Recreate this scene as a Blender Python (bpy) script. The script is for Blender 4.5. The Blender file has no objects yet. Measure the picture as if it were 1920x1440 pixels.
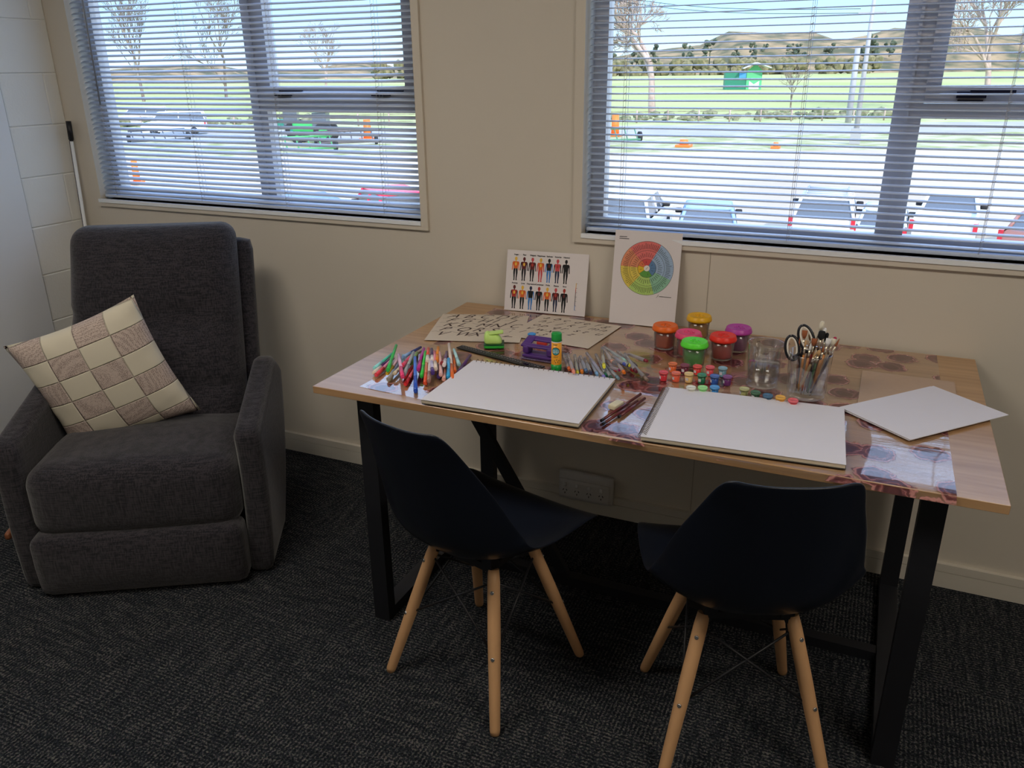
import bpy, bmesh, math, random
from mathutils import Vector, Matrix
random.seed(7)
PI = math.pi
scn = bpy.context.scene
COL = scn.collection

# ------------------------------------------------------------------ camera
CAMP = Vector((1.7798, -2.5147, 1.5296)); FPX = 1520.0
YAW, PITCH, ROLL = 0.4257, 0.3704, -0.0111
_f = Vector((-math.sin(YAW)*math.cos(PITCH), math.cos(YAW)*math.cos(PITCH), -math.sin(PITCH)))
_r0 = Vector((math.cos(YAW), math.sin(YAW), 0)); _u0 = _r0.cross(_f)
_r = math.cos(ROLL)*_r0 + math.sin(ROLL)*_u0
_u = -math.sin(ROLL)*_r0 + math.cos(ROLL)*_u0
cd = bpy.data.cameras.new('camera'); cam = bpy.data.objects.new('camera', cd); COL.objects.link(cam)
cam.matrix_world = Matrix(((_r.x, _u.x, -_f.x, CAMP.x), (_r.y, _u.y, -_f.y, CAMP.y), (_r.z, _u.z, -_f.z, CAMP.z), (0, 0, 0, 1)))
cd.sensor_width = 36; cd.lens = FPX/1920*36; cd.clip_start = 0.05; cd.clip_end = 3000
scn.camera = cam

def hit(px, py, axis, val):
    """world point where the sight line through a photo pixel meets the plane axis = val"""
    d = _f + _r*((px-960)/FPX) + _u*((720-py)/FPX)
    t = (val - CAMP[axis])/d[axis]
    return CAMP + d*t
def onz(px, py, z): return hit(px, py, 2, z)

# ------------------------------------------------------------------ world, sun, exposure
def lin(r, g, b):
    f = lambda c: (c/255)/12.92 if c/255 <= 0.04045 else ((c/255+0.055)/1.055)**2.4
    return (f(r), f(g), f(b), 1)
w = bpy.data.worlds.new('sky'); scn.world = w; w.use_nodes = True
nt = w.node_tree; nt.nodes.clear()
out = nt.nodes.new('ShaderNodeOutputWorld'); bg = nt.nodes.new('ShaderNodeBackground')
tc = nt.nodes.new('ShaderNodeTexCoord'); sx = nt.nodes.new('ShaderNodeSeparateXYZ'); cr = nt.nodes.new('ShaderNodeValToRGB')
nt.links.new(tc.outputs['Generated'], sx.inputs[0]); nt.links.new(sx.outputs['Z'], cr.inputs[0])
nt.links.new(cr.outputs[0], bg.inputs[0]); nt.links.new(bg.outputs[0], out.inputs[0])
els = cr.color_ramp.elements
els[0].position = 0.0; els[0].color = (0.62, 0.80, 0.95, 1)
els[1].position = 0.8; els[1].color = (0.75, 1.05, 1.7, 1)
e = els.new(0.06); e.color = (0.42, 0.70, 0.96, 1)
e = els.new(0.2); e.color = (0.40, 0.66, 0.98, 1)
e = els.new(0.34); e.color = (0.85, 1.15, 1.7, 1)
SKY = 1.9
bg.inputs[1].default_value = SKY
sd = bpy.data.lights.new('sun', 'SUN'); sun = bpy.data.objects.new('sun', sd); COL.objects.link(sun)
sd.energy = 4.3; sd.angle = 0.012; sd.color = (1, 0.92, 0.80)
sun.rotation_euler = Vector((-0.62, 0.62, -0.55)).to_track_quat('-Z', 'Y').to_euler()
scn.view_settings.view_transform = 'Standard'; scn.view_settings.look = 'None'
scn.view_settings.gamma = 1; scn.view_settings.use_curve_mapping = False
scn.view_settings.exposure = 0.0
LAMP_W = 13.0

# ------------------------------------------------------------------ materials
MC = {}
def nodes_of(m):
    return m.node_tree.nodes, m.node_tree.links
def mat(name, col, rough=0.6, metal=0.0, spec=0.5, noise=0.0, nscale=40, bump=0.0, bscale=200, trans=0.0, ior=1.45, emit=None, stretch=None, sheen=0.0):
    if name in MC: return MC[name]
    m = bpy.data.materials.new(name); m.use_nodes = True
    N, L = nodes_of(m); b = N['Principled BSDF']
    if len(col) == 3: col = tuple(col)+(1,)
    b.inputs['Base Color'].default_value = col
    b.inputs['Roughness'].default_value = rough; b.inputs['Metallic'].default_value = metal
    b.inputs['Specular IOR Level'].default_value = spec; b.inputs['IOR'].default_value = ior
    b.inputs['Transmission Weight'].default_value = trans
    if emit: b.inputs['Emission Color'].default_value = tuple(emit[:3])+(1,); b.inputs['Emission Strength'].default_value = emit[3]
    tcn = N.new('ShaderNodeTexCoord'); mp = N.new('ShaderNodeMapping'); L.new(tcn.outputs['Object'], mp.inputs[0])
    if stretch: mp.inputs['Scale'].default_value = stretch
    if noise > 0:
        n = N.new('ShaderNodeTexNoise'); n.inputs['Scale'].default_value = nscale; n.inputs['Detail'].default_value = 4
        L.new(mp.outputs[0], n.inputs['Vector'])
        mx = N.new('ShaderNodeMix'); mx.data_type = 'RGBA'
        mx.inputs[6].default_value = tuple(c*(1-noise) for c in col[:3])+(1,)
        mx.inputs[7].default_value = tuple(min(1, c*(1+noise)) for c in col[:3])+(1,)
        L.new(n.outputs[0], mx.inputs[0]); L.new(mx.outputs[2], b.inputs['Base Color'])
    if bump > 0:
        n = N.new('ShaderNodeTexNoise'); n.inputs['Scale'].default_value = bscale; n.inputs['Detail'].default_value = 3
        L.new(mp.outputs[0], n.inputs['Vector'])
        bp = N.new('ShaderNodeBump'); bp.inputs['Strength'].default_value = bump; bp.inputs['Distance'].default_value = 0.002
        L.new(n.outputs[0], bp.inputs['Height']); L.new(bp.outputs[0], b.inputs['Normal'])
    MC[name] = m
    return m
def plastic(name, r, g, b, rough=0.35, k=0.52):
    c = lin(r, g, b); s_ = min(1/k, 0.88/max(c[:3])); c = tuple(x*s_ for x in c[:3])
    return mat(name, c, rough, noise=0.04, nscale=30)

def schlick(N, L, f0):
    lw = N.new('ShaderNodeLayerWeight'); lw.inputs[0].default_value = 0.5
    p = N.new('ShaderNodeMath'); p.operation = 'POWER'; p.inputs[1].default_value = 5; L.new(lw.outputs['Facing'], p.inputs[0])
    a = N.new('ShaderNodeMath'); a.operation = 'MULTIPLY_ADD'; a.inputs[1].default_value = 1-f0; a.inputs[2].default_value = f0; L.new(p.outputs[0], a.inputs[0])
    return a
def film_like(name, tint, fac, rough=0.05, body=None, bodyfac=0.0, ior=1.5):
    """thin clear sheet: lets light through, mirrors the room by Fresnel, optionally with a milky body"""
    m = bpy.data.materials.new(name); m.use_nodes = True; N, L = nodes_of(m); N.clear()
    o = N.new('ShaderNodeOutputMaterial'); t = N.new('ShaderNodeBsdfTransparent'); g = N.new('ShaderNodeBsdfGlossy'); mx = N.new('ShaderNodeMixShader')
    fr = schlick(N, L, ((ior-1)/(ior+1))**2)
    t.inputs[0].default_value = tuple(tint)+(1,); g.inputs[0].default_value = (fac, fac, fac, 1); g.inputs['Roughness'].default_value = rough
    L.new(fr.outputs[0], mx.inputs[0]); L.new(g.outputs[0], mx.inputs[2])
    if body:
        d = N.new('ShaderNodeBsdfDiffuse'); d.inputs[0].default_value = tuple(body)+(1,)
        m2 = N.new('ShaderNodeMixShader'); m2.inputs[0].default_value = bodyfac
        n = N.new('ShaderNodeTexNoise'); n.inputs['Scale'].default_value = 60
        L.new(t.outputs[0], m2.inputs[1]); L.new(d.outputs[0], m2.inputs[2]); L.new(m2.outputs[0], mx.inputs[1])
    else: L.new(t.outputs[0], mx.inputs[1])
    L.new(mx.outputs[0], o.inputs[0]); MC[name] = m
    return m

WALLC = (0.66, 0.605, 0.52)
m_wall = mat('painted_plaster', WALLC, 0.7, noise=0.03, nscale=3, bump=0.15, bscale=60)
m_block = mat('painted_block', (0.78, 0.78, 0.74), 0.65, noise=0.03, nscale=4, bump=0.35, bscale=120)
m_panel = mat('painted_panel', (0.74, 0.76, 0.78), 0.4, noise=0.02, nscale=3)
m_trim = mat('trim_paint', (0.68, 0.62, 0.53), 0.45, noise=0.02, nscale=8)
m_skirt = mat('skirting_paint', (0.66, 0.62, 0.54), 0.5, noise=0.02, nscale=8)
m_ceil = mat('ceiling_paint', (0.8, 0.79, 0.76), 0.8, noise=0.02)
m_dark = mat('shadow_gap', (0.02, 0.02, 0.02), 0.9, noise=0.1)
m_alu = mat('powder_coated_aluminium', (0.70, 0.66, 0.63), 0.4, metal=0.0, noise=0.03, nscale=10)
m_slat = mat('blind_slat', (0.58, 0.67, 0.84), 0.4, noise=0.02, nscale=5)
m_cord = mat('blind_cord', (0.62, 0.62, 0.62), 0.8, noise=0.05)
m_sill = mat('sill_paint', (0.88, 0.92, 0.97), 0.2, noise=0.02)
m_blackmetal = mat('black_metal', (0.012, 0.013, 0.017), 0.45, noise=0.2, nscale=50)
m_glass = film_like('window_glass', (0.97, 0.98, 0.98), 0.9, 0.0)

# ------------------------------------------------------------------ mesh helpers
def NB(): return bmesh.new()
def obj(name, bm, m, parent=None, smooth=False, loc=None, rot=None):
    me = bpy.data.meshes.new(name); bm.normal_update(); bm.to_mesh(me); bm.free()
    ms = m if isinstance(m, (list, tuple)) else [m]
    for x in ms: me.materials.append(x)
    if smooth:
        for p in me.polygons: p.use_smooth = True
    o = bpy.data.objects.new(name, me); COL.objects.link(o)
    if parent: o.parent = parent
    if loc is not None: o.location = loc
    if rot is not None: o.rotation_euler = rot
    return o
def tag(o, label, cat, group=None):
    o['label'] = label; o['category'] = cat
    if group: o['group'] = group
    return o
def thing(name, label, cat, loc=(0, 0, 0), rz=0.0, group=None):
    o = bpy.data.objects.new(name, None); COL.objects.link(o); o.empty_display_size = 0.05
    o.location = loc; o.rotation_euler = (0, 0, rz)
    return tag(o, label, cat, group)
def struct(name, bm, m, smooth=False):
    o = obj(name, bm, m, None, smooth); o['kind'] = 'structure'; return o
def dup(root, loc, rz, label=None, cat=None, group=None):
    r = root.copy(); COL.objects.link(r); r.location = loc; r.rotation_euler = (0, 0, rz)
    if label: r['label'] = label
    if cat: r['category'] = cat
    if group: r['group'] = group
    for ch in list(root.children):
        c = ch.copy(); COL.objects.link(c); c.parent = r
        for g in list(ch.children):
            d = g.copy(); COL.objects.link(d); d.parent = c
    return r
def box(bm, x0, x1, y0, y1, z0, z1, mi=0, M=None):
    vs = [bm.verts.new(Vector((x, y, z)) if M is None else M @ Vector((x, y, z))) for x in (x0, x1) for y in (y0, y1) for z in (z0, z1)]
    for f in ((0, 1, 3, 2), (4, 6, 7, 5), (0, 4, 5, 1), (2, 3, 7, 6), (0, 2, 6, 4), (1, 5, 7, 3)):
        fc = bm.faces.new([vs[i] for i in f]); fc.material_index = mi
    return vs
def bevel_all(bm, w, seg=2):
    bmesh.ops.bevel(bm, geom=list(bm.edges), offset=w, segments=seg, affect='EDGES', profile=0.5)
def frame_of(d):
    d = d.normalized(); a = Vector((0, 0, 1)) if abs(d.z) < 0.9 else Vector((1, 0, 0))
    u = d.cross(a).normalized(); return u, d.cross(u).normalized()
def tube(bm, pts, rs, seg=10, mi=0, cap=True, smooth=True):
    pts = [Vector(p) for p in pts]
    if not isinstance(rs, (list, tuple)): rs = [rs]*len(pts)
    rings = []; pu = None
    for i, p in enumerate(pts):
        d = (pts[min(i+1, len(pts)-1)]-pts[max(i-1, 0)])
        if d.length < 1e-9: d = Vector((0, 0, 1))
        d.normalize()
        if pu is None: u, v = frame_of(d)
        else:
            u = (pu - d*pu.dot(d))
            u = u.normalized() if u.length > 1e-6 else frame_of(d)[0]
            v = d.cross(u)
        pu = u
        rings.append([bm.verts.new(p + (u*math.cos(2*PI*k/seg) + v*math.sin(2*PI*k/seg))*rs[i]) for k in range(seg)])
    for a, b in zip(rings, rings[1:]):
        for k in range(seg):
            f = bm.faces.new((a[k], a[(k+1) % seg], b[(k+1) % seg], b[k])); f.material_index = mi; f.smooth = smooth
    if cap:
        f = bm.faces.new(rings[0][::-1]); f.material_index = mi
        f = bm.faces.new(rings[-1]); f.material_index = mi
def lathe(bm, prof, seg=24, mi=0, c=(0, 0, 0), closed=False):
    """prof: list of (radius, z)"""
    c = Vector(c); rings = []
    for r, z in prof:
        if r < 1e-6: rings.append([bm.verts.new(c+Vector((0, 0, z)))])
        else: rings.append([bm.verts.new(c+Vector((r*math.cos(2*PI*k/seg), r*math.sin(2*PI*k/seg), z))) for k in range(seg)])
    for a, b in zip(rings, rings[1:]):
        for k in range(seg):
            q = [a[k % len(a)], a[(k+1) % seg % len(a)], b[(k+1) % seg % len(b)], b[k % len(b)]]
            q2 = []
            for v in q:
                if v not in q2: q2.append(v)
            if len(q2) > 2:
                f = bm.faces.new(q2); f.material_index = mi; f.smooth = True
def rbox(bm, sx, sy, sz, r, n=6, deform=None, M=None, mi=0, c=(0, 0, 0)):
    """soft-edged box (full sizes) with an n-grid on every face, optional deform(Vector)->Vector"""
    hx, hy, hz = sx/2, sy/2, sz/2; cache = {}
    def vert(i, j, k):
        key = (i, j, k)
        if key in cache: return cache[key]
        def co(t, h):
            s = t/n*2-1
            return h*(math.copysign(abs(s)**0.75, s))
        p = Vector((co(i, hx), co(j, hy), co(k, hz)))
        q = Vector((max(-hx+r, min(hx-r, p.x)), max(-hy+r, min(hy-r, p.y)), max(-hz+r, min(hz-r, p.z))))
        d = p-q
        if d.length > 1e-9: p = q + d.normalized()*r
        p = p + Vector(c)
        if deform: p = deform(p)
        if M is not None: p = M @ p
        cache[key] = bm.verts.new(p); return cache[key]
    def face(a, b, c_, d):
        vs = []
        for v in (a, b, c_, d):
            if v not in vs: vs.append(v)
        if len(vs) > 2:
            try:
                f = bm.faces.new(vs); f.smooth = True; f.material_index = mi
            except ValueError: pass
    for i in range(n):
        for j in range(n):
            face(vert(i, j, 0), vert(i, j+1, 0), vert(i+1, j+1, 0), vert(i+1, j, 0))
            face(vert(i, j, n), vert(i+1, j, n), vert(i+1, j+1, n), vert(i, j+1, n))
            face(vert(i, 0, j), vert(i+1, 0, j), vert(i+1, 0, j+1), vert(i, 0, j+1))
            face(vert(i, n, j), vert(i, n, j+1), vert(i+1, n, j+1), vert(i+1, n, j))
            face(vert(0, i, j), vert(0, i, j+1), vert(0, i+1, j+1), vert(0, i+1, j))
            face(vert(n, i, j), vert(n, i+1, j), vert(n, i+1, j+1), vert(n, i, j+1))
def poly(bm, pts, mi=0, M=None):
    vs = [bm.verts.new(Vector(p) if M is None else M @ Vector(p)) for p in pts]
    try:
        f = bm.faces.new(vs); f.material_index = mi; return f
    except ValueError: return None
def text_into(bm, s, size, M, mi=0, shear=0.0, align='LEFT', space=1.0, offset=0.0):
    cu = bpy.data.curves.new('t', 'FONT'); cu.body = s; cu.size = size; cu.shear = shear; cu.align_x = align; cu.space_character = space; cu.offset = offset if offset else 0.0
    cu.resolution_u = 3
    ob = bpy.data.objects.new('t', cu); COL.objects.link(ob); bpy.context.view_layer.update()
    dg = bpy.context.evaluated_depsgraph_get(); me = bpy.data.meshes.new_from_object(ob.evaluated_get(dg))
    base = [bm.verts.new(M @ v.co) for v in me.vertices]
    for p in me.polygons:
        try:
            f = bm.faces.new([base[i] for i in p.vertices]); f.material_index = mi
        except ValueError: pass
    bpy.data.objects.remove(ob); bpy.data.curves.remove(cu); bpy.data.meshes.remove(me)

# ================================================================== ROOM
XL = -1.422; XR = 4.6; YB = -4.8; ZC = 2.62; WT = 0.16
LW = (-1.299, 0.297, 1.022, 2.16); RW = (0.899, 2.70, 1.022, 2.16)
# window wall, in pieces around both openings
bm = NB()
box(bm, XL-0.2, LW[0], 0, WT, -0.0, ZC); box(bm, LW[1], RW[0], 0, WT, 0, ZC); box(bm, RW[1], XR+.2, 0, WT, 0, ZC)
for W_ in (LW, RW):
    box(bm, W_[0], W_[1], 0, WT, 0, W_[2]); box(bm, W_[0], W_[1], 0, WT, W_[3], ZC)
struct('wall_back', bm, m_wall)
bm = NB(); box(bm, 1.3185, 1.3205, -0.0012, 0.0, 0.085, 1.0); struct('trim_3', bm, mat('joint_line', (0.42, 0.37, 0.30), 0.8, noise=0.1))
# block wall in the left corner: real blocks with recessed joints
bm = NB(); Z0 = 1.7337
box(bm, XL-0.2, XL-0.004, -0.262, 0, 0, ZC)
k = -4
z = Z0+0.2*4
for i in range(14):
    top = Z0 + 0.2*(5-i); bot = top-0.2
    if bot > ZC: continue
    segs = [(-0.262, -0.064), (-0.064, 0)] if (i % 2) == 0 else [(-0.262, 0)]
    for (ya, yb) in segs:
        b2 = NB(); box(b2, XL-0.02, XL, ya+0.0015, yb-0.0015, max(0, bot)+0.0015, min(ZC, top)-0.0015)
        bmesh.ops.bevel(b2, geom=[e for e in b2.edges], offset=0.003, segments=1, affect='EDGES')
        me = bpy.data.meshes.new('x'); b2.to_mesh(me); b2.free(); bm.from_mesh(me); bpy.data.meshes.remove(me)
struct('wall_left', bm, m_block)
bm = NB(); box(bm, XL-0.2, XL+0.012, YB, -0.268, 0, ZC); struct('wall_left_lining', bm, m_panel)
bm = NB(); box(bm, XL-0.2, XL-0.003, -0.27, -0.262, 0, ZC); struct('gap_shade_strip', bm, m_dark)  # near-black strip: shadow line beside the lining, put in as colour
bm = NB(); box(bm, XR, XR+0.2, YB, 0, 0, ZC); struct('wall_right', bm, m_wall)
bm = NB(); box(bm, XL-0.2, XR+0.2, YB-0.2, YB, 0, ZC); struct('wall_rear', bm, m_wall)
bm = NB(); box(bm, XL-0.2, XR+0.2, YB-0.2, WT, ZC, ZC+0.2); struct('ceiling', bm, m_ceil)
# skirting duct: two-step profile
bm = NB(); box(bm, XL, XR, -0.012, 0, 0, 0.082); box(bm, XL, XR, -0.016, -0.012, 0.0, 0.0535); box(bm, XL, XR, -0.016, -0.012, 0.0555, 0.082)
struct('baseboard_back', bm, m_skirt)

# carpet
def carpet():
    m = bpy.data.materials.new('carpet'); m.use_nodes = True; N, L = nodes_of(m); b = N['Principled BSDF']
    b.inputs['Roughness'].default_value = 0.95; b.inputs['Specular IOR Level'].default_value = 0.1
    t = N.new('ShaderNodeTexCoord')
    ck = N.new('ShaderNodeTexChecker'); ck.inputs['Scale'].default_value = 2.0; L.new(t.outputs['Object'], ck.inputs[0])
    waves = []
    for ax in ('X', 'Y'):
        wv = N.new('ShaderNodeTexWave'); wv.bands_direction = ax; wv.inputs['Scale'].default_value = 30; wv.inputs['Distortion'].default_value = 5.0
        wv.inputs['Detail'].default_value = 3; wv.inputs['Detail Scale'].default_value = 6; L.new(t.outputs['Object'], wv.inputs[0]); waves.append(wv)
    mw = N.new('ShaderNodeMix'); mw.data_type = 'FLOAT'; L.new(ck.outputs['Fac'], mw.inputs[0]); L.new(waves[0].outputs['Fac'], mw.inputs[2]); L.new(waves[1].outputs['Fac'], mw.inputs[3])
    n1 = N.new('ShaderNodeTexNoise'); n1.inputs['Scale'].default_value = 170; n1.inputs['Detail'].default_value = 2; L.new(t.outputs['Object'], n1.inputs[0])
    n2 = N.new('ShaderNodeTexNoise'); n2.inputs['Scale'].default_value = 260; L.new(t.outputs['Object'], n2.inputs[0])
    add = N.new('ShaderNodeMath'); add.operation = 'MULTIPLY_ADD'; L.new(mw.outputs[0], add.inputs[0]); add.inputs[1].default_value = 0.22
    L.new(n1.outputs[0], add.inputs[2])
    st = []
    for sc in ((9, 75, 1), (75, 9, 1)):
        mp = N.new('ShaderNodeMapping'); mp.inputs['Rotation'].default_value = (0, 0, 0.5); mp.inputs['Scale'].default_value = sc; L.new(t.outputs['Object'], mp.inputs[0])
        q = N.new('ShaderNodeTexNoise'); q.inputs['Scale'].default_value = 1.0; q.inputs['Detail'].default_value = 3; L.new(mp.outputs[0], q.inputs[0]); st.append(q)
    ms = N.new('ShaderNodeMix'); ms.data_type = 'FLOAT'; L.new(ck.outputs['Fac'], ms.inputs[0]); L.new(st[0].outputs[0], ms.inputs[2]); L.new(st[1].outputs[0], ms.inputs[3])
    a2 = N.new('ShaderNodeMath'); a2.operation = 'MULTIPLY_ADD'; a2.inputs[1].default_value = 0.42; L.new(ms.outputs[0], a2.inputs[0]); L.new(add.outputs[0], a2.inputs[2])
    a3 = N.new('ShaderNodeMath'); a3.operation = 'SUBTRACT'; a3.inputs[1].default_value = 0.21; L.new(a2.outputs[0], a3.inputs[0])
    cr = N.new('ShaderNodeValToRGB'); L.new(a3.outputs[0], cr.inputs[0])
    e = cr.color_ramp.elements; e[0].position = 0.42; e[0].color = (0.008, 0.010, 0.014, 1); e[1].position = 0.84; e[1].color = (0.16, 0.155, 0.15, 1)
    x = e.new(0.64); x.color = (0.026, 0.031, 0.039, 1)
    mx = N.new('ShaderNodeMix'); mx.data_type = 'RGBA'; mx.blend_type = 'MULTIPLY'; mx.inputs[0].default_value = 0.5
    L.new(cr.outputs[0], mx.inputs[6])
    cr2 = N.new('ShaderNodeValToRGB'); L.new(n2.outputs[1], cr2.inputs[0]); cr2.color_ramp.elements[0].color = (0.55, 0.8, 1, 1); cr2.color_ramp.elements[1].color = (1, 0.85, 0.65, 1)
    L.new(n2.outputs[1], mx.inputs[7]); L.new(mx.outputs[2], b.inputs['Base Color'])
    bp = N.new('ShaderNodeBump'); bp.inputs['Strength'].default_value = 0.8; bp.inputs['Distance'].default_value = 0.004
    L.new(add.outputs[0], bp.inputs['Height']); L.new(bp.outputs[0], b.inputs['Normal'])
    return m
bm = NB(); box(bm, XL-0.2, XR+0.2, YB-0.2, WT, -0.2, 0); struct('floor', bm, carpet())

# ------------------------------------------------------------------ windows (frames, glass, sills, architraves)
def window(n, W_, mull, sash_from):
    x0, x1, z0, z1 = W_; FY0, FY1 = 0.075, 0.125
    root = bpy.data.objects.new('window_%d' % n, None); COL.objects.link(root); root['kind'] = 'structure'
    bm = NB(); fw = 0.045
    box(bm, x0, x0+fw, FY0, FY1, z0, z1); box(bm, x1-fw, x1, FY0, FY1, z0, z1)
    box(bm, x0+fw, x1-fw, FY0, FY1, z0, z0+fw); box(bm, x0+fw, x1-fw, FY0, FY1, z1-fw, z1)
    box(bm, mull-0.037, mull+0.037, FY0, FY1, z0+fw, z1-fw)
    box(bm, mull-0.004, mull+0.004, FY0-0.006, FY0, z0+fw, z1-fw)
    obj('window_frame', bm, m_alu, root)
    bm = NB(); box(bm, mull+0.037, x1-fw, FY0, FY1, 1.392, 1.43); obj('transom', bm, m_alu, root)
    bm = NB(); sx0, sx1 = mull+0.037, x1-fw   # awning sash
    box(bm, sx0, sx1, FY0-0.012, FY1-0.01, 1.434, 1.472); box(bm, sx0, sx1, FY0-0.012, FY1-0.01, z1-fw-0.04, z1-fw)
    box(bm, sx0, sx0+0.036, FY0-0.012, FY1-0.01, 1.472, z1-fw-0.04); box(bm, sx1-0.036, sx1, FY0-0.012, FY1-0.01, 1.472, z1-fw-0.04)
    sash = obj('sash', bm, m_alu, root)
    for hx in ((sx0+0.10, sx1-0.13) if n == 1 else (sx0+0.11, sx1-0.2)):
        bm = NB(); box(bm, hx-0.035, hx+0.035, FY0-0.03, FY0-0.0121, 1.446, 1.462); box(bm, hx-0.005, hx+0.10, FY0-0.036, FY0-0.03, 1.458, 1.466)
        box(bm, hx-0.03, hx+0.03, FY0-0.018, FY0-0.0121, 1.435, 1.441)
        obj('handle', bm, mat('handle_navy', (0.012, 0.014, 0.05), 0.4, noise=0.1), sash)
    bm = NB(); box(bm, x0+fw, mull-0.037, 0.098, 0.102, z0+fw, z1-fw); obj('pane', bm, m_glass, root)
    bm = NB(); box(bm, mull+0.037, x1-fw, 0.098, 0.102, z0+fw, 1.392); obj('pane', bm, m_glass, root)
    bm = NB(); box(bm, sx0+0.036, sx1-0.036, 0.098, 0.102, 1.472, z1-fw-0.04); obj('pane', bm, m_glass, root)
    bm = NB(); box(bm, x0, x1, -0.0005, FY0, z0-0.018, z0-0.0); box(bm, x0, x1, -0.016, -0.0005, z0-0.008, z0+0.006); obj('window_sill', bm, m_sill, root)
window(1, LW, -0.443, 0); window(2, RW, 1.809, 0)
bm = NB()   # architraves
box(bm, LW[0]-0.004, LW[1]+0.028, -0.012, 0, LW[2]-0.024, LW[2]-0.002); box(bm, LW[1], LW[1]+0.028, -0.012, 0, LW[2]-0.002, LW[3]+0.03)
struct('trim_1', bm, m_trim)
bm = NB()
box(bm, RW[0]-0.03, RW[1]+0.03, -0.012, 0, RW[2]-0.024, RW[2]-0.002); box(bm, RW[0]-0.03, RW[0], -0.012, 0, RW[2]-0.002, RW[3]+0.03)
box(bm, RW[1], RW[1]+0.03, -0.012, 0, RW[2]-0.002, RW[3]+0.03)
struct('trim_2', bm, m_trim)

# ------------------------------------------------------------------ venetian blinds
def blind(label, W_, tilt, cords, wandx):
    x0, x1, z0, z1 = W_; x0 += 0.006; x1 -= 0.008; YC = 0.03
    root = thing('venetian_blind', label, 'blind', ((x0+x1)/2, YC, z0)); ox = (x0+x1)/2
    bm = NB(); n = 0; z = 1.056; ct, st = math.cos(tilt), math.sin(tilt)
    while z < z1-0.04:
        jit = random.uniform(-0.0006, 0.0006); rings = []
        for s in (-1, -0.5, 0, 0.5, 1):
            y = s*0.0125; h = 0.0022*(1-s*s)
            rings.append((y*ct - h*st, y*st + h*ct))
        nx = 9; rows = []
        for i in range(nx):
            t = i/(nx-1); X = x0+(x1-x0)*t-ox; sag = -0.0008*math.sin(t*PI*4+n)
            rows.append([bm.verts.new((X, yy, z-z0+hh+jit+sag)) for yy, hh in rings])
        for a, b in zip(rows, rows[1:]):
            for k in range(4):
                f = bm.faces.new((a[k], b[k], b[k+1], a[k+1])); f.smooth = True
        z += 0.02; n += 1
    o = obj('slats', bm, m_slat, root); md = o.modifiers.new('s', 'SOLIDIFY'); md.thickness = 0.0005
    bm = NB(); box(bm, x0-ox, x1-ox, -0.0125, 0.0125, 0.010, 0.022); bevel_all(bm, 0.003, 2)
    obj('bottom_rail', bm, m_slat, root)
    bm = NB(); box(bm, x0-ox, x1-ox, -0.018, 0.018, z1-z0-0.032, z1-z0); obj('head_rail', bm, m_slat, root)
    for cx in cords:
        bm = NB()
        for dx, dy in ((-0.004, -0.0135), (0.004, 0.0135), (0, 0)):
            tube(bm, [(cx-ox+dx, dy, 0.02), (cx-ox+dx, dy, z1-z0-0.03)], 0.0006, 5)
        for i in range(int((z1-1.06)/0.02)):
            zz = 1.056+0.02*i-z0
            tube(bm, [(cx-ox-0.004, -0.0135, zz-0.001), (cx-ox+0.004, -0.012, zz+0.003)], 0.0009, 4)
        obj('ladder_cord', bm, m_cord, root)
    if wandx:
        bm = NB(); tube(bm, [(wandx-ox, -0.03, 1.41-z0), (wandx-ox+0.01, -0.024, z1-z0-0.03)], 0.0035, 8)
        obj('tilt_wand', bm, mat('wand_grey', (0.25, 0.27, 0.3), 0.3, noise=0.05), root)
blind('pale venetian blind over the left window, behind the dark recliner', LW, math.radians(23), (-1.216, -0.738, -0.312, 0.131), -1.20)
blind('pale venetian blind over the right window, above the desk', RW, math.radians(8), (1.02, 1.54, 2.045, 2.55), None)

# ------------------------------------------------------------------ fill light panels at the ceiling, added out of view to brighten the room
for i, (lx, ly) in enumerate(((0.2, -1.9), (3.0, -1.9))):
    t = thing('fill_light_panel', 'added fill light panel at the ceiling, out of view, the %s one' % ('left' if i == 0 else 'right'), 'light', (lx, ly, ZC-0.03))
    bm = NB()
    for a in ((-0.62, 0.62, -0.32, -0.29), (-0.62, 0.62, 0.29, 0.32), (-0.62, -0.59, -0.29, 0.29), (0.59, 0.62, -0.29, 0.29)): box(bm, a[0], a[1], a[2], a[3], 0.0, 0.03)
    obj('frame', bm, m_sill, t)
    bm = NB(); box(bm, -0.59, 0.59, -0.29, 0.29, 0.01, 0.03); obj('diffuser', bm, mat('diffuser_glow', (0.8, 0.8, 0.8), 0.5, emit=(1, 0.90, 0.76, 6.0), noise=0.01), t)
    ld = bpy.data.lights.new('lamp', 'AREA'); lo = bpy.data.objects.new('lamp', ld); COL.objects.link(lo); lo.parent = t; lo.location = (0, 0, -0.002)
    ld.shape = 'RECTANGLE'; ld.size = 1.18; ld.size_y = 0.58; ld.energy = LAMP_W; ld.color = (1, 0.90, 0.77)

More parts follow.
